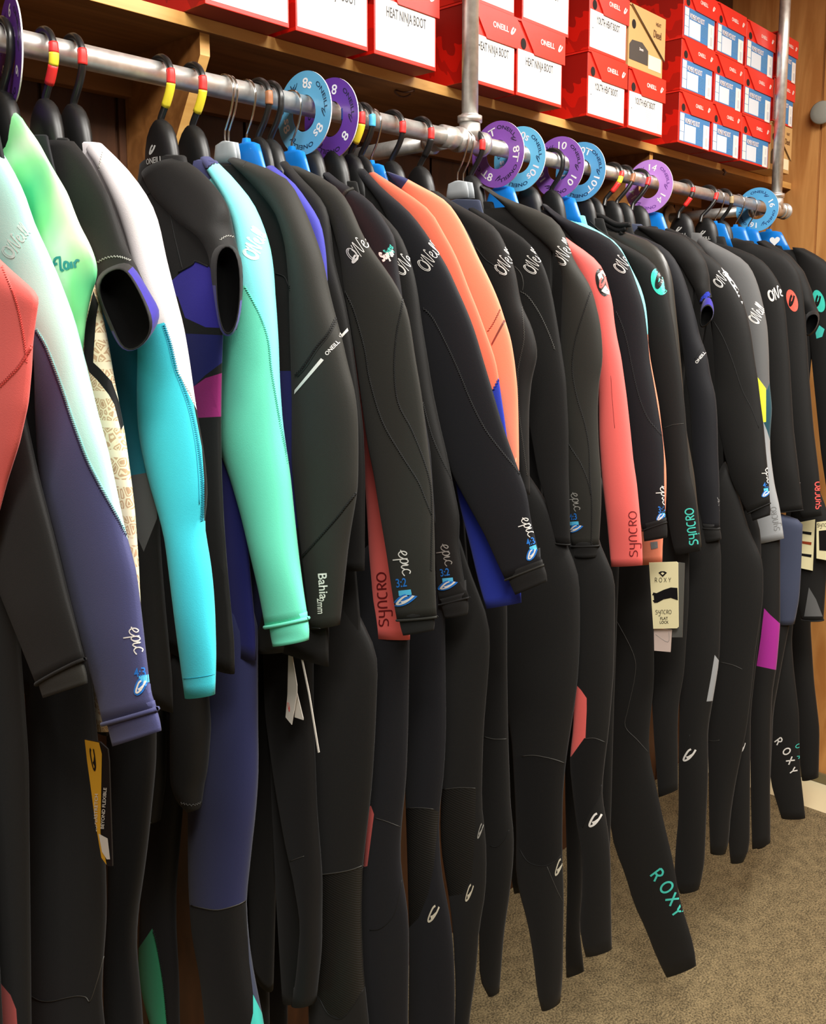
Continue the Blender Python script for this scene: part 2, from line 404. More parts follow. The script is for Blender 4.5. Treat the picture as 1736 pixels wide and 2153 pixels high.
def cuff_ring(o, t, r, mat, parent, name='cuff_seam', tilt=0):
    meta, X = META[o.name]; i = max(0, min(len(meta)-1, int(t*(len(meta)-1)))); C, h, a, bb = meta[i]
    m = MB(); n = 28
    pts = [C+h*((a+r*.3)*math.cos(q))+Vector(((bb+r*.3)*math.sin(q), 0, 0)) for q in [2*math.pi*k/n for k in range(n+1)]]
    m.tube(pts, r, 6, cap=False)
    me = bpy.data.meshes.new(name); me.from_pydata(m.v, [], m.f); me.materials.append(mat)
    me.polygons.foreach_set('use_smooth', [True]*len(me.polygons)); return link2(name, me, parent)
def mirrored(o, parent, name, mat, zmin=None):
    """the other sleeve or leg: the same mesh reflected about the pipe"""
    me = bpy.data.meshes.new(name); src = o.data
    vs = [(v.co.x, 2*RY-v.co.y, v.co.z if zmin is None else max(v.co.z, zmin)) for v in src.vertices]
    me.from_pydata(vs, [], [tuple(p.vertices)[::-1] for p in src.polygons]); 
    for q in src.materials: me.materials.append(q)
    me.polygons.foreach_set('material_index', [p.material_index for p in src.polygons])
    me.polygons.foreach_set('use_smooth', [True]*len(me.polygons)); return link2(name, me, parent)
def torso(parent, X, b, sl, col, panels=(), zb=.93, y_arm=None, yleg=None, collar='collarblack', collar_b=None, ztop=None):
    """flattened body hanging below the hanger, from the neck to the hips"""
    meta, _ = META[sl.name]; zy = sorted([(C.z, C.y) for C, h, a, bb in meta])
    zarm = RZ-.30
    def ys(z):
        for (z0, a0), (z1, a1) in zip(zy[:-1], zy[1:]):
            if z <= z1: return a0+(a1-a0)*max(0, min(1, (z-z0)/max(1e-6, z1-z0)))
        return RY-.05
    ya = max(ys(zarm)+.01, RY-.20) if y_arm is None else y_arm
    vs = []; rows = []
    z = (ztop or RZ-.135)
    zs = [z-(z-zb)*(i/30) for i in range(31)]
    m = 26
    for z in zs:
        if z > zarm: yn = max(ys(z), ya) if ys(z) < RY-.02 else RY-.04
        else:
            u = (zarm-z)/(zarm-zb); yn = ya+.02*math.sin(math.pi*min(1, u*1.1))+(((yleg-ya) if yleg else 0)*max(0, u-.5)*2)
        w = RY-yn; bb = b*(.75+.25*min(1, (RZ-z)/.3))
        for j in range(m):
            q = 2*math.pi*j/m; c, s = math.cos(q), math.sin(q)
            vs.append(Vector((X+.001+bb*s, RY+w*(abs(c)**.8)*(1 if c > 0 else -1), z)))
    fs = [(i*m+j, i*m+(j+1) % m, (i+1)*m+(j+1) % m, (i+1)*m+j) for i in range(30) for j in range(m)]
    fs += [tuple(range(m))[::-1], tuple(range(30*m, 31*m))]
    bm = bmesh.new(); V = [bm.verts.new(v) for v in vs]
    for f in fs: bm.faces.new([V[i] for i in f])
    mats = [M(col)]
    for pc, pp in panels:
        if isinstance(pp, str): pp = P2(pp)
        mats.append(M(pc)); idx = len(mats)-1
        for a_, b_ in zip(pp, pp[1:]+pp[:1]):
            nn = ray(*a_).cross(ray(*b_))
            bmesh.ops.bisect_plane(bm, geom=bm.faces[:]+bm.edges[:]+bm.verts[:], plane_co=CAM, plane_no=nn.normalized(), dist=1e-6)
        for f in bm.faces:
            x, y = topx(f.calc_center_median()); ins = False
            for (xa, ya_), (xb, yb) in zip(pp, pp[1:]+pp[:1]):
                if (ya_ > y) != (yb > y) and x < (xb-xa)*(y-ya_)/(yb-ya_)+xa: ins = not ins
            if ins: f.material_index = idx
    bmesh.ops.recalc_face_normals(bm, faces=bm.faces[:])
    me = bpy.data.meshes.new('torso'); bm.to_mesh(me); bm.free()
    for q in mats: me.materials.append(q)
    me.polygons.foreach_set('use_smooth', [True]*len(me.polygons))
    o = link2('torso', me, parent)
    # collar: an open neck band standing round the hanger
    cb = collar_b or b*.9; vs = []; n = 24; hs = []
    for z, w, s in ((RZ-.168, .078, 1), (RZ-.15, .070, 1), (RZ-.13, .062, 1), (RZ-.118, .058, 1), (RZ-.116, .054, .9), (RZ-.13, .056, .85)):
        for j in range(n):
            q = 2*math.pi*j/n; vs.append((X+cb*s*math.sin(q), RY+w*math.cos(q)+.0, z-.10*(w*abs(math.cos(q)))))
    fs = [(i*n+j, i*n+(j+1) % n, (i+1)*n+(j+1) % n, (i+1)*n+j) for i in range(5) for j in range(n)]
    me = bpy.data.meshes.new('collar'); me.from_pydata(vs, [], fs); me.materials.append(M(collar))
    me.polygons.foreach_set('use_smooth', [True]*len(me.polygons)); link2('collar', me, parent)
    return o
# ================================================================== the room
def slab(name, x0, x1, y0, y1, z0, z1, mat, kind='structure', bev=0):
    o = mesh(name, *boxv(x0, x1, y0, y1, z0, z1), M(mat) if isinstance(mat, str) else mat, smooth=False)
    if kind: o['kind'] = kind
    return o
slab('floor', -2.5, 3.225, -2.6, YB, -.05, 0, 'carpet')
slab('floor', 3.225, XE, -2.6, YB, -.05, -.002, plain('vinyl', (226, 214, 176), .35, bump=(40, .1, .002)))
slab('ceiling', -2.5, XE, -2.6, YB+.1, CEIL, CEIL+.1, plain('ceiling_tile', (232, 226, 212), .9, bump=(60, .3, .004)))
# back wall of vertical tongue-and-groove boards
m = MB(); m.box(-2.5, XE, YB+.004, YB+.1, 0, CEIL)
x = -2.5
while x < XE: m.box(x+.004, min(x+.138, XE), YB-.004, YB+.01, 0, CEIL); x += .142
o = m.build('wall_back', special('wood_dark'), smooth=False); o['kind'] = 'structure'
# end wall: plywood panels with grooves
m = MB(); m.box(XE+.004, XE+.1, -2.6, YB+.1, 0, CEIL)
ys = [YB, 1.2165, .81, .40, 0, -.4, -.8, -1.2, -1.6, -2.0, -2.6]
for a, b in zip(ys[:-1], ys[1:]): m.box(XE-.006, XE+.01, b+.004, a-.004, 0, CEIL)
o = m.build('wall_right', special('wood_panel'), smooth=False); o['kind'] = 'structure'
pw = plain('painted_wall', (120, 104, 84), .85, bump=(20, .1, .002))
slab('wall_front', -2.5, XE, -2.7, -2.6, 0, CEIL, pw); slab('wall_left', -2.6, -2.5, -2.6, YB, 0, CEIL, pw)
slab('baseboard_right', XE-.018, XE-.006, -2.6, YB-.02, 0, .035, plain('base_olive', (110, 98, 66), .6))
# box on the wall's foot behind the suits
# ================================================================== shelf
sh = thing('shelf', (1.5, YS, SB), 'long varnished plywood shelf carrying the red shoe boxes above the pipe rail', 'shelf')
o = link2('shelf_board', None, None) if False else mesh('shelf_board', *boxv(-1.2, 3.20, YS, YB-.006, SB, SB+.021), [M('wood'), M('wood_edge')], smooth=False, mi=[0, 0, 1, 0, 0, 0])
o.parent = sh; o.matrix_parent_inverse = Matrix.Translation(-sh.location); bevel(o, .001)
def child(o, p): o.parent = p; o.matrix_parent_inverse = Matrix.Translation(-p.location); return o
# sawn triangular brackets under the shelf
def bracket(x, y0, drop, col='wood_edge'):
    v = [(x, YS+.01, SB), (x, YB-.006, SB), (x, YB-.006, SB-drop), (x, YB-.05, SB-drop), (x, YS+.01, SB-.035)]
    w = [(a+.019, b, c) for a, b, c in v]; n = 5
    fs = [tuple(range(n)), tuple(range(n, 2*n))[::-1]]+[(i, i+n, (i+1) % n+n, (i+1) % n) for i in range(n)]
    child(mesh('bracket', v+w, fs, [M('wood'), M('wood_edge')], smooth=False, mi=[0, 0, 0, 0, 0, 1, 1]), sh)  # edge faces painted lighter than the sides, as if lit
for x in (-.3, .925, 2.42): bracket(x, 0, .34)
child(mesh('cleat', *boxv(-1.2, 3.19, YB-.03, YB-.006, SB-.07, SB), M('wood'), smooth=False), sh)
for (px, py) in ((1505, 336), (858, 181)):
    p = ony(px, py, YS+.02)
    m = MB()
    if px < 1000: m.tube([(p.x+.018*math.cos(q), YS+.03+.022*math.sin(q), SB-.004-.004*math.sin(q*2)) for q in [2*math.pi*i/24 for i in range(23)]], .0016, 6)
    else: m.tube([(p.x, YS-.003, SB+.004), (p.x+.004, YS-.012, SB-.006), (p.x, YS-.006, SB-.014)], .004, 6)
    o = m.build('cord_loop' if px < 1000 else 'shelf_hook', plain('brown_cord', (78, 44, 22), .7))
    tag(o, 'small loop of brown cord dangling under the shelf edge' if px < 1000 else 'small dark hook under the shelf edge below the blue-labelled boxes', 'cord' if px < 1000 else 'hook')
# ================================================================== pipe rack
rack = thing('pipe_rack', (1.49, RY, RZ), 'galvanised steel pipe clothes rail hung on upright pipes with tee fittings', 'clothes rail')
G = special('galv')
def pipe(name, a, b, r=RR, parent=rack, mat=None, n=32):
    m = MB(); m.tube([a, b], r, n); return child(m.build(name, mat or G), parent)
XT = railx(987); XT2 = 3.07
pipe('rail', (-.6, RY, RZ), (XT, RY, RZ)); pipe('rail', (XT, RY, RZ), (3.145, RY, RZ), RR*.97)
def collar(ax, p, r, L):
    d = {'x': Vector((1, 0, 0)), 'y': Vector((0, 1, 0)), 'z': Vector((0, 0, 1))}[ax]*L/2
    p = Vector(p); return [p-d, p+d], r
def fitting(x, name='tee_fitting'):
    m = MB()
    m.tube([(x-.034, RY, RZ), (x+.036, RY, RZ)], RR+.0045, 32)
    m.tube([(x-.04, RY, RZ), (x-.03, RY, RZ)], RR+.008, 32); m.tube([(x+.032, RY, RZ), (x+.043, RY, RZ)], RR+.008, 32)
    m.tube([(x, RY, RZ), (x, RY, RZ+.04)], [RR+.006, RR+.004], 32); m.tube([(x, RY, RZ+.038), (x, RY, RZ+.05)], RR+.008, 32)
    m.tube([(x, RY, RZ+.05), (x, RY, RZ+.054)], RR+.001, 32)
    child(m.build(name, G), rack)
fitting(XT); fitting(XT2)
pipe('upright', (XT, RY, RZ+.05), (XT, RY, CEIL)); pipe('upright', (XT2, RY, RZ+.05), (XT2, RY, CEIL))
for x in (XT, XT2):
    xb = x-.052
    m = MB(); m.tube([(xb-.035, RY, RZ), (xb-.0, RY, RZ)], RR+.005, 28); m.tube([(xb-.018, RY, RZ), (xb-.018, RY+.045, RZ-.003)], RR+.005, 28); m.tube([(xb-.018, RY+.036, RZ-.003), (xb-.018, RY+.047, RZ-.003)], RR+.009, 28)
    child(m.build('tee_fitting', G), rack)
    pipe('brace', (xb-.018, RY+.04, RZ-.004), (xb-.018, YB-.006, RZ-.008))
    m = MB(); m.tube([(xb-.018, YB-.012, RZ-.008), (xb-.018, YB-.004, RZ-.008)], .042, 28); child(m.build('wall_flange', G), rack)
m = MB(); m.tube([(3.125, RY, RZ), (3.15, RY, RZ)], RR+.006, 32); m.tube([(3.135, RY, RZ), (3.145, RY, RZ)], RR+.01, 32); child(m.build('end_cap', G), rack)
# grey knob on end wall
m = MB(); p = Vector((XE-.006, 1.205, 2.425)); m.tube([(p.x-.03, p.y, p.z), (p.x, p.y, p.z)], .014, 20)
k = [(p.x-.03-.012*i/3, p.y, p.z) for i in range(4)]; m.tube(k, [.038, .04, .036, .02], 28)
tag(m.build('wall_hook', plain('grey_enamel', (150, 152, 142), .3)), 'rounded grey enamel hook fixed on the end wall beside the boxes', 'hook')
# ================================================================== shoe boxes
BOXN = 0
def flat2(name, vs2, fs, y, mat, parent):
    return mesh_l(name, [(a, y, b) for a, b in vs2], [f[::-1] for f in fs], mat, parent)
def mesh_l(name, vs, fs, mat, parent, smooth=False, mi=None):
    me = bpy.data.meshes.new(name); me.from_pydata([tuple(v) for v in vs], [], fs)
    for q in (mat if isinstance(mat, list) else [mat]): me.materials.append(q)
    if mi: me.polygons.foreach_set('material_index', mi)
    if smooth: me.polygons.foreach_set('use_smooth', [True]*len(me.polygons))
    o = bpy.data.objects.new(name, me); COL.objects.link(o); o.parent = parent; return o
def lt(s, x, z, h, wd=1.0, w=.16):
    v, f, W_ = glyph(s, w); return [(x+p*h*wd, z+q*h) for p, q in v], f
def rect(x0, z0, x1, z1): return [(x0, z0), (x1, z0), (x1, z1), (x0, z1)], [(0, 1, 2, 3)]
class D2:
    def __init__(s): s.v = []; s.f = []
    def add(s, vf): k = len(s.v); s.v += vf[0]; s.f += [tuple(i+k for i in f) for f in vf[1]]; return s
def shoebox(X, z0, W_, H, kind, label, group, yb=YBOX, rot=0, depth=.285):
    """a shoe box, front face at y=0 of its own frame, bottom left corner at the origin"""
    r = thing('shoe_box', (X, yb, z0), label, 'box', group); r.rotation_euler.z = math.radians(rot)
    tan = kind == 'tan'
    red = plain('box_red', (222, 42, 30), .32); dred = plain('box_red_side', (190, 26, 16), .38); kraft = plain('kraft', (196, 156, 98), .7)
    base = kraft if tan else red
    hl = H*.40
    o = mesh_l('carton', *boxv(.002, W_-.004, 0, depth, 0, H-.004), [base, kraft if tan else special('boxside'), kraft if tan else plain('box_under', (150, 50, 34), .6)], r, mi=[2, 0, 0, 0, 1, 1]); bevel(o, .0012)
    # lid: top plus the front flap with its slanted left end
    a = W_*.02; b = W_*.36 if not tan else W_*.98
    if tan: fl = [(a, H), (W_+.001, H), (W_+.001, H*.30)]; 
    else: fl = [(a, H), (W_+.002, H), (W_+.002, H-hl), (b, H-hl), (W_*.07, H-.004)]
    n = len(fl); vs = [(p, -.0035, q) for p, q in fl]+[(p, -.0005, q) for p, q in fl]
    fs = [tuple(range(n))[::-1], tuple(range(n, 2*n))]+[(i, (i+1) % n, (i+1) % n+n, i+n) for i in range(n)]
    mesh_l('lid_flap', vs, [f[::-1] for f in fs], base, r)
    mesh_l('lid', *boxv(0, W_, -.003, depth+.002, H-.004, H), base, r)
    hx = W_*.14; hz = H*.70
    e = [(hx+W_*.055*math.cos(q), hz+H*.075*math.sin(q)) for q in [2*math.pi*i/20 for i in range(20)]]
    flat2('finger_hole', e, [tuple(range(20))], -.0006, plain('hole_dark', (24, 12, 8), .9), r)  # flat ellipse, the shade inside the hole is painted as dark colour
    white = plain('label_white', (236, 234, 228), .45); ink = plain('ink', (60, 58, 58), .6); pale = plain('ink_pale', (196, 196, 200), .6)
    wl = plain('label_print_white', (250, 236, 228), .5)
    def ad(name, d, mat, y): 
        if d.v: flat2(name, d.v, d.f, y, mat, r)
    if not tan:
        t = D2().add(lt('ONEILL', W_*.47, H*.77, H*.075, 1.0)).add(lt('wave', W_*.86, H*.765, H*.085, 1.1, .28)); ad('logo', t, wl, -.0042)
    if kind in ('ninja', 'youth'):
        x0, x1, y0, y1 = W_*.03, W_*.955, H*.045, H*.615
        ad('label', D2().add(rect(x0, y0, x1, y1)), white, -.0005)
        t = D2().add(lt('HEAT NINJA BOOT' if kind == 'ninja' else 'YOUTH HEAT BOOT', W_*.19, H*.435, H*.112, .50 if kind == 'ninja' else .49)); ad('label_print', t, ink, -.0009)
        t = D2().add(lt('3', W_*.085, H*.52, H*.06, .6))
        if kind == 'youth':
            for i in range(9): t.add(rect(W_*.47, H*(.38-.035*i), W_*(.64 if i % 3 else .6), H*(.385-.035*i)))
            t.add(rect(W_*.83, H*.09, W_*.86, H*.22)).add(rect(W_*.875, H*.09, W_*.885, H*.22)).add(lt('M', W_*.085, H*.33, H*.04))
        ad('label_print', t, pale, -.0009)
    elif kind == 'womens':
        blue = plain('label_blue', (60, 128, 186), .45); lb = plain('label_lightblue', (212, 222, 232), .45)
        x0, x1, y0, y1 = W_*.04, W_*.96, H*.045, H*.60
        wd = x1-x0; ht = y1-y0; R_ = lambda a, b, c, d: rect(x0+wd*a, y0+ht*b, x0+wd*c, y0+ht*d)
        ad('label', D2().add(R_(0, 0, 1, 1)), blue, -.0005)
        ad('label', D2().add(R_(.01, .72, .14, .97)).add(R_(.01, .34, .14, .70)).add(R_(.01, .02, .14, .32)), white, -.0008)
        ad('label', D2().add(R_(.16, .03, .53, .62)), lb, -.0008)
        ad('label', D2().add(R_(.78, -.05, .98, .80)), white, -.0010)
        t = D2().add(lt("WOMEN'S MOD BOOT", x0+wd*.16, y0+ht*.66, H*.105, .44)); ad('label_print', t, wl, -.0012)
        t = D2()
        for i in range(8): t.add(R_(.56, .58-.05*i, .75, .592-.05*i))
        ad('label_print', t, plain('label_sky', (110, 168, 212), .5), -.0012)
        t = D2().add(R_(.86, .05, .93, .36)).add(R_(.88, .45, .90, .70)); ad('label_print', t, pale, -.0013)
    elif tan:
        gm = plain('label_charcoal', (62, 58, 54), .5)
        flat2('label', [(W_*.03, H*.12), (W_*.55, H*.12), (W_*.55, H*.36), (W_*.38, H*.46), (W_*.1, H*.44), (W_*.03, H*.36)], [(0, 1, 2, 3, 4, 5)], -.0006, gm, r)
        flat2('label', *rect(W_*.56, H*.08, W_*.93, H*.31), -.0006, plain('label_cream', (240, 226, 190), .5), r)
        ad('label_print', D2().add(lt('3mm', W_*.3, H*.32, H*.05)), wl, -.0010)
        bk = plain('ink_brown', (96, 62, 34), .6)
        ad('logo', D2().add(lt('HEAT', W_*.72, H*.82, H*.06, .9)).add(lt('Diesel', W_*.66, H*.62, H*.13, .62)), bk, -.0045)
        flat2('fold_line', [(W_*.04, H-.003), (W_*1.0, H*.3-.004), (W_*1.0, H*.3), (W_*.05, H)], [(0, 1, 2, 3)], -.0041, plain('fold_dark', (50, 30, 14), .8), r)
    return r
Z0 = SB+.0215
def yb_at(x): return YBOX-max(0, x-1.2)*.006
def bx_(pl, pr, H, z, kind, label, group, **kw):
    y = yb_at(ony(pl[0], pl[1], YBOX).x)
    a = ony(pl[0], pl[1], y).x; b = ony(pr[0], pr[1], y).x
    return shoebox(a, z, b-a, H, kind, label, group, yb=y, **kw)
HN = .168
g1 = 'large red boot boxes'; g2 = 'youth boot boxes'; g3 = 'blue-labelled boot boxes'
bx_((429, 10), (612, 62), HN, Z0, 'ninja', 'red boot box at the far left end of the shelf, lid out of view', g1)
bx_((620, 70), (777, 114), HN, Z0, 'ninja', 'red boot box, third left of the upright pipe in the photo', g1)
bx_((785, 118), (919, 156), HN, Z0, 'ninja', 'red boot box standing just left of the upright pipe, lid lifted', g1)
a = bx_((984, 178), (1083, 203), .160, Z0, 'ninja', 'red boot box partly hidden behind the middle upright pipe, bottom row', g1)
bx_((1084, 204), (1182, 230), .160, Z0, 'ninja', 'red boot box just right of the upright pipe, bottom row', g1)
bx_((984, 30), (1083, 50), .160, Z0+.161, 'ninja', 'red boot box cut by the top of the photo, behind the upright pipe', g1)
bx_((1096, 52), (1197, 80), .160, Z0+.161, 'ninja', 'upper red boot box reading NINJA BO, right of the upright pipe', g1)
h = .152
bx_((1232, 245), (1313, 268), h, Z0, 'youth', 'red youth boot box, lower left of the group of four', g2)
bx_((1318, 265), (1393, 286), h*.98, Z0, 'youth', 'red youth boot box below the brown kraft box', g2)
bx_((1236, 108), (1317, 132), h, Z0+h+.002, 'youth', 'red youth boot box beside the brown kraft box, upper row', g2)
bx_((1319, 138), (1393, 159), h, Z0+h*.98+.002, 'tan', 'brown kraft box with dark corner label on top of a red box', g2)
h = .139
cols = [((1424, 297), (1492, 313)), ((1494, 312), (1553, 328)), ((1556, 328), (1615, 343))]
nm = ['left', 'middle', 'right']; rn = ['bottom', 'second', 'third', 'top']
for ci, (pl, pr) in enumerate(cols):
    for ri in range(3):
        dx = [0, 4, 8][ri]*.002
        y = yb_at(2.6)-.002*((ci+ri) % 2); a = ony(pl[0], pl[1], y).x+dx*.5; b = ony(pr[0], pr[1], y).x+dx*.5
        shoebox(a, Z0+ri*(h+.0015), b-a, h, 'womens', 'red box with blue label, %s column, %s row of the stack by the far upright' % (nm[ci], ['bottom', 'second', 'third'][ri]), g3, yb=y)
y = yb_at(3.1)
bR = ony(1668, 266, y).x; wR = .17
bR = min(bR, XE-.02)
shoebox(bR-wR-.02, Z0-.03+.031, wR, .150, 'tan', 'brown kraft box right of the far upright pipe, under two red boxes', g3, yb=y)
shoebox(bR-wR-.01, Z0+.155, wR, .139, 'womens', 'blue-labelled red box right of the far upright, on the kraft box', g3, yb=y)
shoebox(bR-wR, Z0+.297, wR, .139, 'womens', 'topmost blue-labelled red box right of the far upright pipe', g3, yb=y)
# extend the shelf's end under the last boxes
child(mesh('shelf_board', *boxv(3.20, XE-.008, YS, YB-.006, SB, SB+.021), [M('wood'), M('wood_edge')], smooth=False, mi=[0, 0, 1, 0, 0, 0]), sh)
# ================================================================== hangers
BLK = plain('hanger_black', (24, 24, 24), .32, spec=.6); BLKM = plain('hanger_black_matte', (19, 19, 19), .42)
WIRE = plain('chrome_wire', (200, 200, 198), .18, 1); BLUEP = plain('hanger_blue', (20, 118, 205), .3); CLEAR = plain('hanger_clear', (170, 176, 180), .12)
TP = {'r': ('tape_red', (214, 44, 40)), 'y': ('tape_yellow', (234, 214, 50)), 'k': ('tape_black', (20, 20, 20)), 'b': ('tape_blue', (34, 58, 140)), 'c': ('tape_lightblue', (70, 170, 220)),
      'n': ('tape_brown', (150, 96, 60)), 'w': ('tape_white', (225, 225, 225)), 'g': ('tape_beige', (170, 150, 110)), 'o': ('tape_orange', (240, 120, 50))}
TPN = dict(r='red', y='yellow', k='black', b='blue', c='light blue', n='brown', w='white', g='beige', o='orange')
def hanger(px, kind, label, tape='', b=.015, wob=0.0, logo=0, headw=1.0, dz=0.0, X=None):
    X = X or railx(px); b = min(b, .014); r = thing('coat_hanger', (X, RY, RZ), label, 'hanger', 'coat hangers on the pipe rail')
    s = Vector((X, RY, RZ)); wr = .0052 if kind == 'black' else .0019
    lr = RR+wr+(.0075 if kind == 'black' else .006); cz = RR+wr-lr+.0003
    pts = [(0, lr*math.cos(math.radians(4+i*20.5)), cz+lr*math.sin(math.radians(4+i*20.5))) for i in range(10)]
    low = [(0, -lr*.93, cz-lr*.55), (0, -lr*.62, -.040), (0, -.004, -.058), (0, 0, -.066), (0, 0, -.082+dz)]
    base = [s+Vector((p[0]+wob*max(0, -p[2])*1.5, p[1], p[2])) for p in pts+low]
    path = smooth_path(base, 5)
    m = MB(); m.tube(path, wr, 10); child(m.build('hook', BLK if kind == 'black' else WIRE), r)
    if tape:
        i0 = int(len(path)*.56); seglen = int(len(path)*.27/len(tape)) if len(tape) > 1 else 9
        for k, c in enumerate(tape):
            i1 = min(len(path)-3, i0+seglen)
            m = MB(); m.tube(path[i0:i1+1], wr+.0011, 12)
            o = child(m.build('tape', plain(TP[c][0], TP[c][1], .45)), r); o['label'] = TPN[c]+' tape band'; i0 = i1
    hw = headw
    if kind == 'black':
        rows = [(-.066, .0075, .55), (-.069, .013, .7), (-.076, .022, .85), (-.088, .030, 1), (-.105, .036, 1.05), (-.13, .041, 1.0), (-.15, .044, .8), (-.17, .046, .6)]
        mat = BLKM
    elif kind == 'blue':
        rows = [(-.070, .006, .4), (-.077, .008, .45), (-.0775, .018, .5), (-.082, .030, .6), (-.095, .036, .62), (-.12, .046, .6), (-.15, .058, .5)]; mat = BLUEP
    else:
        rows = [(-.080, .006, .3), (-.084, .024, .35), (-.10, .028, .35), (-.115, .03, .35)]; mat = CLEAR
    m = MB(); n = 24; vs = []; fs = []
    for z, w, t in rows:
        for j in range(n):
            q = 2*math.pi*j/n; c_ = math.cos(q); e = .8 if kind == 'black' else .55
            vs.append((X+b*t*math.sin(q), RY+w*hw*(abs(c_)**e)*(1 if c_ > 0 else -1), RZ+z+dz))
    nr = len(rows); fs = [(i*n+j, i*n+(j+1) % n, (i+1)*n+(j+1) % n, (i+1)*n+j) for i in range(nr-1) for j in range(n)]+[tuple(range(n))[::-1], tuple(range((nr-1)*n, nr*n))]
    m.add(vs, fs); hd = child(m.build('shoulder_hub', mat), r)
    for sg in (1, -1):
        m = MB(); m.tube(smooth_path([(X, RY+sg*.02, RZ-.150+dz), (X, RY+sg*.06, RZ-.172+dz), (X, RY+sg*.095, RZ-.205+dz), (X, RY+sg*.115, RZ-.235+dz)], 4), min(.006, b*.4), 8)
        child(m.build('arm', mat), r)
    if logo:
        m = D2().add(lt('ONEILL', 0, 0, .0085, 1.1)).add(lt('wave', .012, .014, .011, 1.4, .25))
        t = BVHTree.FromPolygons(vs, fs); W_ = glyph('ONEILL')[2]*.0085*1.1; out = []; 
        for u, v in m.v:
            h_ = t.ray_cast(Vector((X-.2, RY-(u-W_/2), RZ-.128+v+dz)), Vector((1, 0, 0))); out.append((h_[0].x-.0006 if h_[0] else X-b, RY-(u-W_/2), RZ-.128+v+dz))
        child(mesh('logo', out, [f for f in m.f], plain('logo_silver', (190, 190, 186), .4), smooth=False), r)
    return r
def size_disc(px, col, txt, label, rad=.0677, tilt=0, rim=(236, 236, 236), ink=(40, 32, 60), dxr=0, turn=0):
    """round plastic size marker with a centre hole, hanging on the pipe"""
    X = railx(px)+dxr; ri = .0297; cz = RZ-(ri-RR)+.0004
    r = thing('size_ring', (X, RY, cz), label, 'size marker', 'size rings on the pipe rail'); r.rotation_euler = (0, 0, math.radians(tilt))
    n = 72; vs = []; fs = []; mi = []
    for x, rr in ((-.0009, ri), (-.0009, rad), (.0009, rad), (.0009, ri)):
        vs += [(x, rr*math.cos(2*math.pi*j/n), rr*math.sin(2*math.pi*j/n)) for j in range(n)]
    for k in range(4):
        for j in range(n): fs.append((k*n+j, k*n+(j+1) % n, ((k+1) % 4)*n+(j+1) % n, ((k+1) % 4)*n+j)); mi.append(1 if k == 1 else 0)
    body = mesh_l('disc', vs, fs, [plain('disc_'+'_'.join(map(str, col)), col, .3), plain('disc_rim', rim, .4)], r, mi=mi)
    wt = D2(); dk = D2()
    def put(D, s, ang, rr, h, wd=1, off=0):
        v, f, W_ = glyph(s, .14); a = math.radians(ang); o_ = []
        for p, q in v:
            u = (p-W_/2)*h*wd; w_ = rr+q*h
            # u runs clockwise seen from the camera side
            th = a-u/rr; o_.append((w_*math.cos(th), w_*math.sin(th)))
        D.add((o_, f))
    for a in (78, -42, 198):
        wt = D2(); dk = D2(); wv = D2()
        put(wt, txt, a+turn, rad*.60, .0165, 1.05); put(dk, 'ONEILL', a-52+turn, rad*.76, .0075, 1.5)
        put(wv, 'wave', a-84+turn, rad*.66, .009, 1.3)
        for D, c, nm_ in ((wt, (245, 245, 248), 'size_print'), (dk, ink, 'brand_print'), (wv, ink, 'wave_print')):
            mesh_l(nm_, [(-.00125, -a_, b_) for a_, b_ in D.v], D.f, plain('%s_%d' % (nm_, sum(c)), c, .5), r)
    return r
# ================================================================== hangers, left to right along the pipe
HX = {}
ORDER = [('s0', -190), ('s0b', -130), ('s1', -60), ('s2', 0), ('s2b', 45), ('s3', 90), ('s4', 150), ('s5', 335), ('s6', 402), ('s7', 470), ('s8', 516), ('s9', 541), ('s10', 566), ('s10b', 612), ('s11', 650), ('s11b', 700), ('s12', 736), ('s13', 758), ('s14', 780),
         ('s14b', 822), ('s15', 882), ('s16', 962), ('s17', 990), ('s18', 1056), ('s19', 1112), ('s20', 1186), ('s21', 1226), ('s22', 1246), ('s23', 1285), ('s24', 1309), ('s25', 1342), ('s25b', 1372), ('s26', 1436), ('s27', 1486), ('s28', 1518), ('s29', 1548), ('s30', 1618)]
HX = {k: railx(p) for k, p in ORDER}
KS = [k for k, p in ORDER]
for _ in range(200):
    for p_, q_ in zip(KS[:-1], KS[1:]):
        g = HX[q_]-HX[p_]
        if g < .023: HX[q_] += (.023-g)/2; HX[p_] -= (.023-g)/2
GAP = {k: min([abs(HX[k]-HX[j]) for j in KS if j != k]) for k in KS}
def H_(key, px, *a, **k): return hanger(px, *a, X=HX.get(key), **k)
H_('s0', -95, 'black', 'black coat hanger outside the left edge of the photo holding the coral wetsuit') if False else None
H_('s1', -30, 'black', 'black coat hanger at the far left end of the rail, before the purple ring')
H_('s2', 6, 'black', 'black coat hanger behind the purple size ring at the far left', '', .016)
H_('s3', 90, 'black', 'black coat hanger with red, yellow and red tape, first of the taped ones', 'ryr', .017)
H_('s4', 150, 'black', 'black coat hanger with one red tape band holding the white sleeved suit', 'r', .017)
H_('s5', 335, 'black', 'black coat hanger with red and yellow tape and a printed hub', 'ry', .017, logo=1)
H_('s6', 402, 'black', 'black coat hanger with peeling red and yellow tape in the navy collar suit', 'ry', .017)
H_('s7', 470, 'clear', 'clear plastic clip hanger with chrome hook, nearest of its kind', '', .012)
H_('x7', 478, 'clear', 'second clear clip hanger with chrome hook touching the first', '', .010)
H_('s8', 521, 'blue', 'bright blue plastic hanger with wire hook beside the clear hangers', '', .016)
H_('s9', 545, 'black', 'black coat hanger with brown tape band', 'n', .010)
H_('s10', 558, 'black', 'black coat hanger with a white paper tag right of the brown taped one', '', .014)
H_('s10b', 612, 'blue', 'blue hanger with wire hook just left of the blue 8s size ring', '', .012)
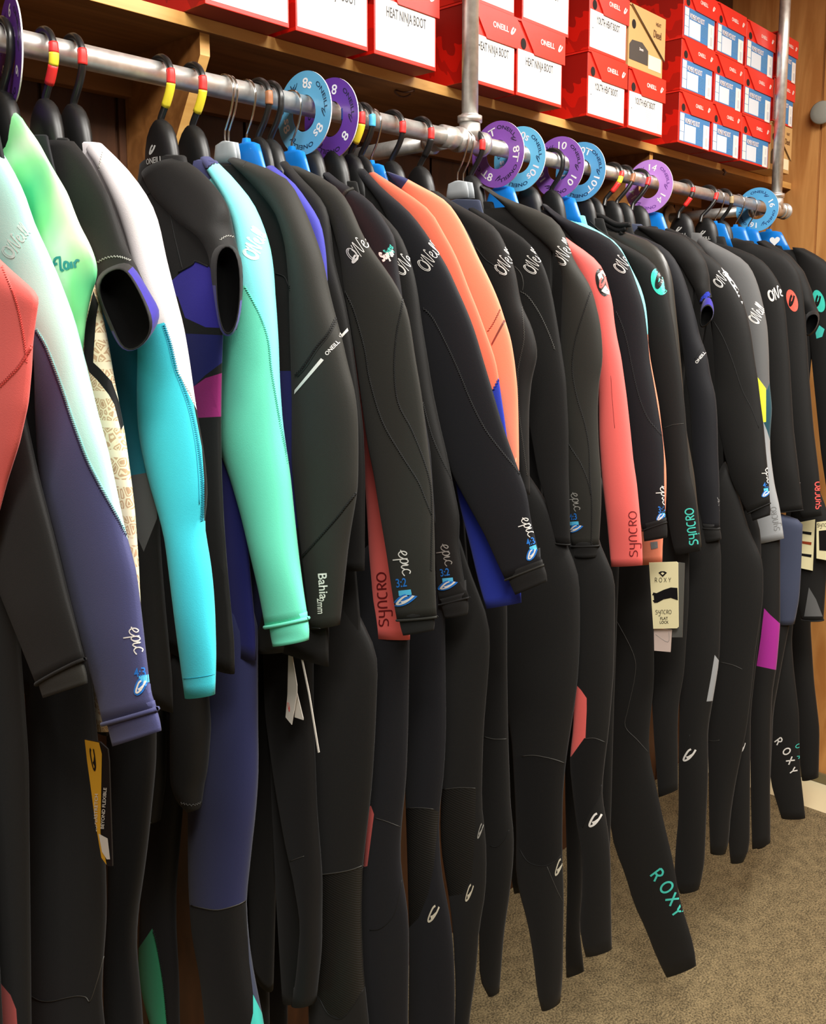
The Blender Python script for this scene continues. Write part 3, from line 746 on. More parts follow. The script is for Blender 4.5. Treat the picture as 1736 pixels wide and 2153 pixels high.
H_('s11', 650, 'black', 'black coat hanger with dark blue and yellow tape inside the 8s ring', 'by', .015)
H_('s11b', 706, 'black', 'black coat hanger with dark blue tape inside the purple 8 ring', 'b', .014)
H_('s12', 745, 'black', 'black coat hanger with red and yellow tape right of the purple 8 ring', 'ry', .012)
H_('s13', 757, 'black', 'black coat hanger with light blue tape band', 'c', .008)
H_('s14', 773, 'blue', 'blue hanger with wire hook in the coral suit with navy collar', '', .010)
H_('s14b', 822, 'black', 'black coat hanger with red tape, left of a pair on the bare rail', 'r', .014)
H_('s15', 882, 'black', 'black coat hanger with red over black tape, right of a pair on the bare rail', 'rk', .016)
H_('s16', 965, 'clear', 'clear clip hanger with thin wire hook left of the rail tee', '', .009)
H_('x16', 974, 'clear', 'second clear clip hanger with thin wire hook left of the rail tee', '', .009)
H_('s17', 987, 'black', 'black coat hanger with red tape right at the rail tee', 'r', .016, logo=1)
H_('s18', 1056, 'blue', 'blue hanger with wire hook in front of the purple 8T ring', '', .014)
H_('s19', 1112, 'black', 'black coat hanger with red tape inside the pale blue 10s ring', 'r', .016)
H_('x20', 1160, 'black', 'black coat hanger half hidden between the 10s and purple 10 rings', '', .012)
H_('s20', 1193, 'blue', 'blue hanger with wire hook in front of the purple 10 ring', '', .014)
H_('s21', 1232, 'black', 'black coat hanger with yellow and red tape in the 10T ring', 'yr', .010)
H_('s22', 1243, 'black', 'black coat hanger with brown tape behind the 10T ring', 'n', .010)
H_('s23', 1287, 'black', 'thin black coat hanger with red, yellow and red tape, far part of rail', 'ryr', .012, wob=-.25)
H_('s24', 1307, 'black', 'black coat hanger with brown tape left of the lilac ring', 'n', .012, wob=-.25)
H_('s25', 1342, 'black', 'black coat hanger with red tape at the left rim of the lilac ring', 'r', .015, wob=-.25)
H_('s25b', 1367, 'blue', 'blue hanger with wire hook in front of the lilac ring', '', .015)
H_('s26', 1436, 'black', 'black coat hanger with red and black tape, right of the lilac ring', 'rkr', .018, logo=1, wob=-.2)
H_('s27', 1492, 'black', 'black coat hanger with red tape and printed hub beside the grey suit collar', 'r', .018, logo=1, wob=-.3)
H_('s28', 1520, 'black', 'black coat hanger with beige tape among thin wire hooks', 'g', .012)
H_('x28', 1505, 'blue', 'blue hanger with thin wire hook left of the beige taped hanger', '', .008)
H_('s29', 1545, 'blue', 'blue hanger with thin wire hook right of the beige taped hanger', '', .014)
H_('x29', 1575, 'blue', 'blue hanger whose wire hook crosses the blue 16 ring', '', .014)
H_('s30', 1618, 'blue', 'royal blue hanger with a white heart print at the far end of the rail', '', .022, headw=1.35, dz=.004)
# heart print on the last blue hanger
X = HX['s30']-.024; hv = []
for i in range(24):
    q = 2*math.pi*i/24; hv.append((X, RY-.03+.011*math.sin(q)**3*1.5, RZ-.106+.001*(13*math.cos(q)-5*math.cos(2*q)-2*math.cos(3*q)-math.cos(4*q))))
hg = [o for o in bpy.data.objects if o.get('label', '').startswith('royal blue hanger')][0]
child(mesh('heart_print', hv, [tuple(range(24))], plain('white_print', (240, 240, 240), .5), smooth=False), hg)
size_disc(28, (104, 60, 160), '6', 'purple size ring seen nearly edge on at the far left of the rail', tilt=-13, dxr=-.004)
size_disc(640, (98, 176, 220), '8s', 'sky blue size ring marked 8s, nearest blue ring on the rail', dxr=-.001, ink=(26, 60, 90))
size_disc(690, (104, 60, 158), '8', 'purple size ring marked 8 right behind the sky blue 8s ring', dxr=.006)
size_disc(1039, (136, 84, 178), '8T', 'purple size ring marked 8T just right of the rail tee', dxr=.012, turn=38)
size_disc(1086, (112, 202, 240), '10s', 'pale blue size ring marked 10s between two purple rings', dxr=.01, ink=(24, 60, 96))
size_disc(1168, (146, 94, 190), '10', 'purple size ring marked 10 between the two blue rings', dxr=.012)
size_disc(1214, (92, 168, 218), '10T', 'blue size ring marked 10T, half hidden behind the purple 10 ring', dxr=.012, ink=(24, 50, 90))
size_disc(1352, (196, 140, 226), '14', 'pale lilac size ring marked 14 farther along the rail', dxr=.03, ink=(120, 70, 160))
size_disc(1578, (92, 172, 224), '16', 'blue size ring marked 16 at the far end of the rail', dxr=.05, ink=(24, 50, 110), turn=60)
# ================================================================== wetsuits
DK = plain('thread_dark', (16, 16, 16), .7); MK = plain('thread_mid', (60, 58, 54), .6)
PW = PR('white', (232, 228, 222)); PBL = PR('blue', (40, 120, 210)); PSK = PR('sky', (90, 196, 240)); PT = PR('teal', (70, 200, 184)); PRED = PR('darkred', (110, 24, 28)); PCR = PR('coral', (236, 90, 84))
PGY = PR('grey', (120, 120, 120))
GRP = 'wetsuits hanging on the pipe rail'
SUITS = {}
def suit(key, label, L, R, col, b, panels=(), body=None, bpan=(), cuff=None, cr=.0022, collar=None, cat='wetsuit', zb=1.20, mir=True, y_arm=None, cap=(1, 1), n=44, xs=None, m=26, cuffmat=None):
    X = HX[key]+.0005; b = min(b, .47*GAP[key])
    r = thing('wetsuit', (X, RY, RZ-.15), label, cat, GRP)
    s = tube('sleeve', r, X, b, L, R, col, panels, n=n, m=m, cap=cap, xs=xs)
    t = torso(r, X, b*.62, s, body or col, bpan, zb=zb, collar=collar or body or col, y_arm=y_arm)
    if mir: mirrored(s, r, 'sleeve', None)
    if cuff: cuff_ring(s, cuff, cr, cuffmat or s.data.materials[-1 if False else 0], s)
    SUITS[key] = dict(root=r, sleeve=s, torso=t, X=X, b=b)
    return r, s, t
def leg(key, L, R, col='black', b=None, panels=(), mir=True, n=36, cuff=None, name='leg', up=None, zlift=None):
    S = SUITS[key]; L = P2(L); R = P2(R); w_ = R[0][0]-L[0][0]; up = 120 if up is None else up
    if up: L = [(L[0][0]+.12*w_, L[0][1]-up), (L[0][0]+.03*w_, L[0][1]-up*.5)]+L; R = [(R[0][0]-.55*w_, R[0][1]-up), (R[0][0]-.28*w_, R[0][1]-up*.6), (R[0][0]-.08*w_, R[0][1]-up*.25)]+R
    bl = min((b or S['b'])*.85, .7*GAP[key]); xo = min(.007, max(0, bl-.45*min(S['b'], .47*GAP[key])))
    o = tube(name, S['root'], S['X']+xo, bl, L, R, col, panels, n=n, cap=(1, 1))
    if mir:
        mirrored(o, S['root'], name, None, zlift)
    if cuff: cuff_ring(o, cuff, .002, MATS['neoprene_'+col] if 'neoprene_'+col in MATS else M(col), o, 'hem_seam')
    return o
def epic(s, x, y, h, ang, num, sc=1.0, nx=None, ny=None, blk=None, wv=None, wd=1.0, dim=1):
    w_ = PW if dim else PR('dimwhite', (150, 148, 142)); U = (math.cos(math.radians(ang)), -math.sin(math.radians(ang)))
    text('logo_print', s, 'epic', x, y, h*1.12, ang, w_, wd*1.08, .13)
    if nx: text('logo_print', s, num, nx, ny, h*1.25, ang+ (85 if ang < -50 else 0), PBL, .75, .1)
    if blk: poly('logo_print', s, blk, PSK)
    if wv:
        text('logo_print', s, 'wave', *wv[:3], wv[3], PBL, wv[4], .5, off=.0009); text('logo_print', s, 'wave', *wv[:3], wv[3], PW, wv[4], .16, off=.0013)
# --- coral suit at the left edge
r, s, t = suit('s0', 'coral pink wetsuit cut off by the left edge of the photo', '-150,500 -190,640 -200,800 -190,1000 -170,1150', '0,548 42,584 85,621 78,668 71,722 69,774 62,849 43,933 17,1013 -12,1120', 'coral', .022, body='black', mir=False, y_arm=1.20)
seam(s, P2('4,560 22,600 38,650 48,700 54,740 56,762'), PCR, .0007, 2.2); seam(s, P2('0,812 20,792 42,768 70,722'), PCR, .0009, 2.5)
leg('s0', '-220,1150 -215,1800 -200,2400', '-60,1150 -10,1800 20,2400', mir=False)
# --- black sleeve beneath
r, s, t = suit('s0b', 'black wetsuit sleeve between the coral suit and the navy and pale aqua sleeve', '-120,520 -90,900 -40,1150 20,1300 76,1440', '-10,540 40,800 86,1010 112,1110 152,1274 178,1385', 'black', .018, cuff=1.0, body='black', mir=False, y_arm=1.21)
tube('cuff', r, HX['s0b']+.0005, min(.015*.78, .27*GAP['s0b']), '74.0,1414.0 77,1424 84,1450 90,1468', '171.8,1376.0 174,1386 182,1412 185,1436', 'char', n=8)
leg('s0b', '-90,1300 -90,1800 -80,2400', '40,1300 62,1600 66,2000 70,2400', mir=False, panels=[('coral', '-100,2030 0,2066 22,2092 34,2122 38,2180 38,2420 -100,2420')])
# --- navy and aqua
r, s, t = suit('s1', 'pale aqua and navy wetsuit, long sleeve lettered epic 4:3 at the front left',
    '-90,330 -60,500 -20,620 40,680 72,740 74,860 80,976 86,1029 109,1101 130,1187 150,1274 173,1360 199,1449 216,1522', '0,305 29,352 61,420 68,455 95,512 127,584 161,676 184,769 207,867 230,947 243,1010 265,1115 288,1196 298,1276 307,1360 318,1461 331,1490', 'paleaqua', .022,
    panels=[('navy', '60,690 76,700 95,731 127,815 150,884 179,962 204,1013 219,1040 248,1092 271,1138 282,1166 292,1200 345,1300 380,1600 60,1620 20,1200')], body='blackb', mir=False, y_arm=1.2)
tube('cuff', r, HX['s1']+.0005, min(.017*.78, .27*GAP['s1']), '219.5,1502.0 222,1512 230,1545 236,1569', '325.8,1472.0 328,1482 337,1515 340,1536', 'navy', n=8)
cuff_ring(s, 1.0, .0027, M('navy'), s)
seam(s, P2('72,692 95,731 127,815 150,884 179,962 204,1013 219,1040 248,1092 271,1138 282,1166 290,1192'), plain('thread_navy', (34, 36, 66), .7), .0009, 2)
seam(s, P2('77,692 100,731 132,815 155,884 184,962 209,1013 224,1040 252,1092 274,1138'), plain('thread_mint', (130, 200, 200), .7), .0006, 1.6)
text('logo_print', s, 'oneil', 22, 545, 24, 50, PR('palewhite', (206, 240, 234)), .8, .14)
epic(s, 271, 1322, 16, -76, '4:3', nx=284, ny=1424, blk=P2('293,1421 311,1418 313,1434 292,1438'), wv=(288, 1456, 24, 8, .9))
# --- green tie-dye
r, s, t = suit('s2', 'green and white tie-dye wetsuit sleeve with a script word, behind the aqua one',
    '-70,290 -55,420 0,560 60,640 110,700 150,742', '14,222 40,232 54,257 82,296 107,343 143,404 158,445 170,475 190,512 202,544 206,566 203,590 196,607 188,640 181,676 174,745', 'tiedye', .018, body='blackb', collar='collarblack', mir=False)
text('logo_print', s, 'flair', 113, 572, 22, 8, PR('flair', (44, 140, 140)), 1.0, .22)
leg('s2', '50,1420 56,1533 54,1900 54,2100 54,2420', '190,1380 212,1600 225,1835 226,1936 219,2023 215,2109 224,2160 232,2420', 'deep', mir=False, b=.02)
ll = [o for o in r.children if o.name.startswith('leg')][-1]
seam(ll, P2('64,2093 85,2104 109,2105 135,2099 161,2094 180,2096 190,2104 205,2060 218,2010'), MK, .0007)
# --- tan print
r, s, t = suit('s2b', 'tan patterned wetsuit sleeve with a thin black stripe, mostly hidden behind navy sleeve',
    '60,500 120,600 150,700 165,800 172,1000 182,1200 189,1418 194,1534', '150,480 190,560 213,640 231,730 242,803 250,840 262,900 274,985 284,1063 292,1173 298,1300 292,1420 250,1536', 'tapa', .014,
    panels=[('deep', '196,612 207,640 202,670 197,738 196,762 210,775 235,802 252,850 262,905 276,985 289,1100 298,1300 310,1300 300,1000 280,900 262,890 254,905 240,850 228,829 205,800 187,782 176,745 178,700 181,678')], body='blackb', mir=False)
# --- short sleeve 1
def short_sleeve(key, label, L, R, rim, inner, b, col='black', rimcol='purple', panels=(), body=None, bpan=(), rimpan=None, collar=None, **kw):
    r, s, t = suit(key, label, L, R, col, b, panels=panels, body=body or col, bpan=bpan, mir=False, cap=(1, 0), n=30, collar=collar, **kw)
    X = HX[key]
    # open cuff turned toward the aisle: an outer wall, rolled lip and lining blackened for the shade inside
    def pt(p, dx): return onx(p[0], p[1], X+dx)
    n = len(rim); last = [v.co.copy() for v in s.data.vertices[30*26:31*26]]
    c0 = sum((pt(p, 0) for p in rim), Vector())/n
    b = min(b, .47*GAP[key]); XF = X-b; cx_ = sum(p[0] for p in rim)/n; cy_ = sum(p[1] for p in rim)/n
    ix = sum(p[0] for p in inner)/n; iy = sum(p[1] for p in inner)/n
    back0 = [onx(cx_+(p[0]-cx_)*.9, cy_+(p[1]-cy_)*.92-4, X) for p in rim]
    back = [onx(p[0], p[1], XF-.003) for p in rim]
    lipo = [onx(ix+(p[0]-ix)*1.07, iy+(p[1]-iy)*1.04, XF-.026) for p in inner]
    inn = [onx(p[0], p[1], XF-.0275) for p in inner]
    inn2 = [onx(ix+(p[0]-ix)*.96, iy+(p[1]-iy)*.98, XF-.020) for p in inner]; ci = sum(inn2, Vector())/n
    deep = [ci+(q-ci)*.92+Vector((.0185, .006, .008)) for q in inn2]
    vs = back0+back+lipo+inn+inn2+deep; fs = []; mi = []
    for k in range(5):
        for j in range(n): fs.append((k*n+j, k*n+(j+1) % n, (k+1)*n+(j+1) % n, (k+1)*n+j)); mi.append((0, 0, 1, 2, 2)[k])
    fs.append(tuple(range(5*n, 6*n))); mi.append(2)
    # rim colour changes with place
    if rimpan:
        for i, f in enumerate(fs):
            if mi[i] in (0,):
                j = i % n; q = rim[j]
                if not rimpan(q): mi[i] = 1
    me = bpy.data.meshes.new('cuff'); me.from_pydata([tuple(v) for v in vs], [], fs)
    for q in (M(rimcol), M('collarblack'), lining_shade): me.materials.append(q)
    me.polygons.foreach_set('material_index', mi); me.polygons.foreach_set('use_smooth', [True]*len(fs)); me.update()
    cf = link2('cuff', me, r)
    ss = cf.modifiers.new('s', 'SUBSURF'); ss.levels = 1; ss.render_levels = 1
    return r, s, t, cf
r, s, t, cf = short_sleeve('s3', 'black short sleeved wetsuit with open purple rimmed cuff, left one of two',
    '95,298 110,400 140,470 180,520 200,560 203,600 216,655 240,700', '157,296 186,332 221,393 232,414 250,472 268,524 284,550 300,586 320,628 334,655 326,690', 
    P2('238,556 262,548 280,556 300,584 323,625 343,655 337,680 317,711 291,737 265,743 248,731 232,700 214,659 199,619 197,590 212,568'),
    P2('238,568 252,565 266,572 282,596 300,632 312,664 316,690 308,712 290,730 270,736 254,724 241,694 225,658 211,625 209,598 220,578'),
    .026, bpan=[('purple', '180,560 300,560 300,700 240,830 180,830'), ('mag', '180,832 240,830 262,808 320,780 320,925 180,925')], rimpan=lambda q: q[0] > 262 or q[1] > 700, y_arm=1.12, zb=1.15, collar='collarblack')
seam(s, P2('205,552 225,542 250,540 274,548'), plain('thread_light', (150, 150, 144), .7), .0008, 1.8)
# --- white and cyan
r, s, t = suit('s4', 'white and cyan wetsuit, white shoulder over a long cyan forearm',
    '186,330 205,362 233,417 256,475 276,540 290,620 288,700 290,746 288,818 289,890 297,947 314,1020 328,1063 346,1130 360,1245 374,1360 388,1466', '213,292 232,307 271,346 314,404 336,461 346,520 351,538 366,602 386,676 400,760 409,826 418,884 429,940 436,1005 438,1058 430,1092 430,1105 441,1161 449,1219 454,1288 456,1374 453,1461', 'white', .03,
    panels=[('cyan', '240,700 300,690 345,678 358,720 371,774 389,815 407,849 414,870 424,940 429,1010 429,1092 480,1120 480,1500 250,1500'), ('deep', '407,849 412,858 424,890 450,930 450,1095 429,1095 429,1010 424,940')],
    body='cyand', bpan=[('white', '150,270 450,270 450,640 150,640'), ('black', '150,1005 450,1005 450,1800 150,1800'), ('grey', '240,1006 330,990 330,1090 302,1160 280,1110')], collar='white', mir=False, y_arm=1.02)  # torso is the sleeve's cyan with its shade put into the colour
CT = plain('thread_cyan', (30, 150, 176), .6)
seam(s, P2('345,682 358,720 371,774 385,809 402,860 416,930 424,1000 426,1060 424,1095'), CT, .0010, 2.6); seam(s, P2('341,684 353,722 366,776 380,812 397,864 410,930 417,1000 419,1060'), CT, .0006, 0)
seam(s, P2('371,774 389,809 402,830 412,858'), plain('thread_offwhite', (200, 196, 186), .6), .0008, 2)
seam(s, P2('376,1428 400,1426 430,1422 455,1416'), CT, .0005)
seam(s, P2('196,350 204,364 210,345 216,320'), plain('thread_offwhite', (200, 196, 186), .6), .0006, 1.5)
leg('s4', '222,1480 226,1600 226,1900 215,2050 224,2420', '330,1440 330,1600 314,1763 305,1835 292,1922 289,1994 300,2100 320,2420', 'deep', mir=False, b=.02)
# --- short sleeve 2
r, s, t, cf = short_sleeve('s5', 'black short sleeved wetsuit with deep blue chest panel and tall open blue rimmed cuff',
    '300,380 320,420 370,470 420,510 440,545 446,590 454,650 466,698', '389,326 421,350 457,389 482,429 489,464 499,515 509,545 510,590 508,640 498,690', 
    P2('447,520 470,508 495,516 511,540 513,580 512,630 505,682 490,710 475,713 461,700 454,665 449,630 444,600 440,570 440,545'),
    P2('461,530 474,517 489,522 500,545 504,585 503,632 497,675 488,695 478,702 468,692 461,662 457,630 456,600 455,572 456,548'),
    .026, bpan=[('purple', '350,600 380,573 405,556 412,549 438,560 475,596 475,690 432,688 389,668 374,625'), ('dblue', '360,700 470,705 470,760 430,790 408,812 300,830'), ('mag', '300,815 408,812 432,795 480,780 480,875 300,885')],
    rimpan=lambda q: q[1] > 590 and q[0] > 445, y_arm=1.07, collar='collarblack')
seam(t, P2('350,395 356,440 368,500 384,566'), DK, .0008); seam(t, P2('376,572 405,556 412,549 438,560'), DK, .0016)
seam(s, P2('462,505 478,496 495,500'), plain('thread_light', (150, 150, 144), .7), .0007, 1.5)
for nm_, L, R in (('leg', '356,1440 356,1642 372,1685 392,1706', '440,1440 447,1533 440,1620 424,1700'), ('leg', '292,1440 298,1560 296,1650 293,1728', '352,1440 352,1560 352,1640 340,1728')):
    o = leg('s5', L, R, 'black', mir=False, b=.03, n=24)
    seam(o, P2('380,1688 395,1692 410,1692 426,1686') if nm_ == 'leg' and L[:3] == '356' else P2('294,1726 310,1730 326,1730 340,1724'), MK, .0008, 2)
# --- aqua to mint
r, s, t = suit('s6', 'bright mint green wetsuit with aqua shoulder and navy collar, brightest suit in the row',
    '412,330 440,372 470,420 490,470 500,540 490,600 460,660 443,711 436,760 435,861 443,904 460,941 472,976 482,1000 507,1086 527,1173 544,1245 557,1318', '432,318 466,341 492,371 529,412 541,435 556,472 570,515 576,558 580,616 587,717 590,803 596,890 604,947 612,1000 619,1072 630,1173 639,1245 648,1300', 'mint', .03,
    panels=[('navy', '380,300 440,290 466,338 448,345 429,362 405,352'), ('aqua', '429,362 448,345 466,338 530,380 640,800 604,960 599,941 590,895 579,832 570,774 564,717 550,671 530,630 514,602 480,570 400,480')], body='aqua', collar='navy', bpan=[('dblue', '300,705 700,705 700,1900 300,1900')], mir=False, y_arm=1.09)
tube('cuff', r, HX['s6']+.0005, min(.022*.78, .27*GAP['s6']), '564.3,1306.0 566,1316 569,1340 573,1358', '646.4,1286.0 647,1296 651,1325 650,1346', 'mint', n=8); cuff_ring(s, 1.0, .0028, M('mint'), s)
MT = plain('thread_mintdark', (70, 180, 150), .6)
seam(s, P2('514,602 530,630 550,671 564,717 570,774 579,832 590,895 599,941 608,990'), MT, .0008, 2); seam(s, P2('430,360 440,350 452,343 464,338'), DK, .0008, 1.5)
text('logo_print', s, 'oneil', 535, 548, 26, 62, PR('palewhite', (206, 240, 234)), .62, .2)
lg = leg('s6', '390,1330 396,1500 394,1735 394,1850 397,1904 400,1959 417,2037 430,2160 450,2420', '545,1300 544,1374 545,1533 547,1619 542,1706 532,1792 527,1850 520,1893 530,2008 546,2095 560,2160 590,2420', 'deep', b=.036, mir=False,
    panels=[('navyd', '370,1200 560,1200 560,1893 518,1893 497,1903 458,1913 425,1909 397,1902 370,1890'), ('slate', '517,1893 530,1893 570,2120 570,2160 556,2150 532,2089 524,2023 519,1940'), ('teal', '532,2091 545,2118 566,2160 580,2230 500,2230 527,2153 532,2130')])
seam(lg, P2('397,1902 425,1909 458,1913 497,1903 517,1893'), MK, .0009)
o = tube('leg', r, HX['s6']+.004, .024, '300,1500 300,1700 289,1997 289,2046 302,2109 318,2160 340,2420', '392,1500 388,1700 374,1879 374,1960 380,2060 382,2160 400,2420', 'blackb',
    panels=[('greenp', '320,1952 289,1997 270,2040 280,2109 300,2160 300,2420 372,2420 351,2153 343,2066 328,1979')], n=36)
seam(o, P2('322,1956 330,1985 344,2066 352,2153'), DK, .001, 1.5)
# --- black with white bar
r, s, t = suit('s7', 'charcoal wetsuit with a slanting white bar on the arm and Bahia lettering at the cuff',
    '480,344 530,390 580,450 600,520 607,602 609,688 613,832 612,976 625,1100 640,1220 652,1322', '500,328 540,337 579,352 607,372 625,403 645,443 659,481 674,521 684,561 691,602 705,659 720,711 734,774 746,818 753,875 754,947 753,1029 746,1072 734,1144 723,1245 715,1314', 'char', .024, body='black', bpan=[('dblue', '540,780 640,780 640,1110 540,1110')], mir=False, y_arm=.99)
seam(s, P2('622,789 640,768 665,730 690,700 706,668'), DK, .0011, 2); seam(s, P2('626,792 644,772 669,734 693,704 708,676'), DK, .0007)
seam(s, P2('634,1172 670,1132 710,1086 730,1060 750,1034'), DK, .0012, 1.5); seam(s, P2('608,600 609,688 613,832 613,976 614,1060'), DK, .0009, 1.5)
seam(s, P2('655,1319 680,1322 700,1320 716,1312'), DK, .0006); seam(s, P2('510,352 514,345 520,336'), DK, .0005)
seam(t, P2('580,575 598,582 606,600'), DK, .001); 
poly('stripe_print', s, P2('619,829 620,820 675,753 681,757 676,763'), PW)
poly('stripe_print', s, P2('712,707 714,699 722,694 718,712'), PW)
text('logo_print', s, 'ONEILL', 688, 748, 8.5, 47, PW, 1.0)
text('logo_print', s, 'Bahia', 669, 1206, 19, -86, PW, 1.0); text('logo_print', s, '2mm', 667, 1258, 15, -87, PW, .8)
leg('s7', '530,1040 520,1150 508,1230 498,1325', '640,1040 630,1200 600,1300 566,1351', 'navyd', b=.03, mir=False, n=20, cuff=1.0)
leg('s7', '560,1150 548,1280 535,1366', '650,1150 640,1280 632,1366', 'char', b=.03, mir=False, n=20)
# --- blue-violet shoulder
suit('s8', 'black wetsuit with violet blue shoulder behind the white bar suit', '560,360 600,430 620,520 640,600 650,800 660,1000 680,1200', '575,345 615,375 636,405 655,433 674,463 682,501 687,544 689,600 700,700 715,850 722,1000 720,1200', 'violetblue', .016, body='black', bpan=[('dblue', '540,780 640,780 640,1110 540,1110')], collar='navy', mir=False, panels=[('black', '500,590 760,590 760,1300 500,1300')], y_arm=1.06)
lg = leg('s8', '550,1300 556,1500 576,1648 599,1778 613,1835 630,1936 620,2050 610,2107', '660,1300 660,1500 668,1700 680,1850 680,2000 668,2110', 'deep', b=.024)
seam(lg, P2('607,1812 622,1806 639,1800'), MK, .0006)
# --- bright blue collar
r, s, t = suit('s9', 'black wetsuit with a bright blue collar and a thin white bar on the arm', '590,350 630,420 650,500 670,600 690,700 700,850 705,1000 705,1200', '603,336 622,358 650,388 680,420 688,437 695,474 702,544 717,602 727,640 738,700 752,800 764,900 768,1000 766,1200', 'black', .010, body='black', collar='blue', mir=False)
poly('stripe_print', s, P2('717,712 716,706 735,684 737,690'), PW)
lg = leg('s9', '556,1300 566,1600 580,1900 592,2105', '650,1300 650,1600 646,1900 643,2105', 'black', b=.016)
# --- epic 3:2 first
r, s, t = suit('s10', 'charcoal wetsuit with curved seams and epic 3:2 lettering, nearer one of its pair',
    '600,350 650,400 690,450 715,540 723,616 734,674 746,746 760,846 772,933 786,1000 797,1072 812,1161 826,1259 834,1304', '628,349 660,360 690,376 721,403 741,440 752,470 766,500 785,530 803,555 826,587 841,613 855,645 864,688 872,746 887,832 894,890 903,962 908,1010 911,1058 914,1144 915,1230 918,1297', 'char', .015, body='black', mir=False)
tube('cuff', r, HX['s10']+.0005, min(.013*.78, .27*GAP['s10']), '835.5,1290.0 838,1300 842,1320 847,1336', '913.3,1286.0 913,1296 914,1310 912,1325', 'black', n=8); cuff_ring(s, 1.0, .0019, M('char'), s)
seam(s, P2('725,613 734,630 746,659 766,731 777,797 803,884 838,947 878,1010 892,1043 907,1081'), DK, .0009, 1.4)
seam(s, P2('846,618 845,645 834,700 829,774 837,846 866,904 892,970 905,1020 908,1081 907,1150 906,1200'), DK, .0009, 1.4)
text('logo_print', s, 'oneil', 743, 550, 25, 42, PW, .68, .075); text('logo_print', s, 'wave', 742, 552, 14, 10, PW, 1, .3)
epic(s, 837, 1160, 15, -78, '3:2', nx=834, ny=1235, blk=P2('838,1242 864,1239 866,1250 839,1253'), wv=(836, 1271, 17, 5, 2.1))
lg = leg('s10', '600,1180 630,1500 642,1706 650,1821 646,1907 646,1994 648,2160 655,2420', '690,1180 740,1260 775,1335 796,1368 790,1533 783,1648 777,1706 763,1821 761,1936 766,2051 778,2160 790,2420', 'black', b=.019, up=0,
    panels=[('rib', '600,1838 653,1841 700,1836 737,1829 800,1818 780,1990 776,2060 740,2118 717,2142 690,2132 672,2100 600,1990')])
seam(lg, P2('653,1841 700,1836 737,1829 763,1819'), MK, .0010); seam(lg, P2('672,2100 690,2132 717,2142 740,2118 764,2080'), DK, .0006)
# --- coral syncro behind
r, s, t = suit('s10b', 'coral wetsuit sleeve reading syncro upward, showing left of the epic 3:2 cuff', '650,380 700,500 730,650 750,800 766,940 766,1000 772,1101 777,1202 783,1341', '670,370 730,450 790,560 830,700 850,900 860,1100 862,1345', 'coral', .012, body='black', mir=False)
text('logo_print', s, 'syncro', 817, 1316, 19, 93, PRED, 1.25, .14)
lg = leg('s10b', '740,1300 760,1500 768,1700 764,1820 755,1900 755,2160 760,2420', '862,1250 860,1400 858,1533 854,1648 844,1735 841,1807 849,1864 858,1907 861,1979 859,2080 858,2160 865,2420', 'blackb', b=.015,
    panels=[('coral', '779,1692 786,1712 772,1821 750,1826 755,1700')])
seam(lg, P2('789,1720 810,1726 841,1738'), MK, .0006); seam(lg, P2('777,1955 800,1952 826,1927 838,1890 844,1850'), DK, .0006)
# --- script word suit with rolled shoulder
r, s, t = suit('s11', 'black wetsuit with white and teal script on the shoulder and rolled seam at the neck', '680,370 720,430 760,500 780,600 800,750 830,900 850,1100', '692,360 712,377 735,392 766,410 789,432 812,470 830,495 835,544 843,602 855,700 880,800 905,950 915,1100', 'blackb', .011, body='black', mir=False)
tb = bvh(s); q0 = [proj(tb, a, b, .002) for a, b in ((724, 411), (730, 403), (742, 399), (755, 402), (765, 411))]
q0 = [q for q in q0 if q]
if len(q0) > 2: m = MB(); m.tube(smooth_path(q0, 4), .0030, 8); me = bpy.data.meshes.new('rolled_seam'); me.from_pydata(m.v, [], m.f); me.materials.append(M('char')); link2('rolled_seam', me, s)
text('logo_print', s, 'super', 805, 550, 17, 28, PW, .62, .3); text('logo_print', s, 'super', 819, 536, 14, 60, PT, .5, .2)
# --- epic 3:2 second
r, s, t = suit('s11b', 'black wetsuit with epic 3:2 above the cuff, darker and second of its pair', '715,390 770,460 800,560 825,650 850,760 870,860 888,950 905,1050 914,1144 918,1230 923,1272', '735,386 770,418 800,445 837,484 852,515 862,544 872,579 881,630 886,674 898,746 909,818 924,890 938,947 949,1000 958,1043 967,1086 967,1112 963,1130 970,1187 979,1239 986,1256', 'black', .012, body='black', mir=False)
tube('cuff', r, HX['s11b']+.0005, min(.011*.78, .27*GAP['s11b']), '923.0,1260.0 926,1270 931,1286 935,1300', '981.7,1244.0 982,1254 985,1275 983,1292', 'black', n=8); cuff_ring(s, 1.0, .0017, M('black'), s)
seam(s, P2('889,846 907,913 927,962 950,1011 960,1050'), DK, .0008, 1.3)
text('logo_print', s, 'oneil', 845, 580, 24, 48, PW, .62, .075)
epic(s, 926, 1147, 13, -76, '3:2', nx=927, ny=1212, blk=P2('930,1216 952,1214 953,1222 931,1225'), wv=(928, 1238, 14, 4, 2.1), dim=0)
lg = leg('s11b', '830,1330 850,1533 852,1680 856,1807 860,1994 858,2160 862,2420', '935,1250 936,1400 938,1533 932,1648 922,1706 924,1792 932,1864 944,1907 954,1994 957,2080 956,2160 960,2420', 'blackb', b=.013, panels=[('rib', '820,1698 852,1700 911,1701 922,1708 912,1820 900,1880 880,1930 860,1950 820,1960')])
seam(lg, P2('852,1700 880,1698 911,1701'), MK, .0006); text('wave_logo', lg, 'wave', 900, 1937, 34, -4, PR('cream', (214, 206, 184)), .62, .14)
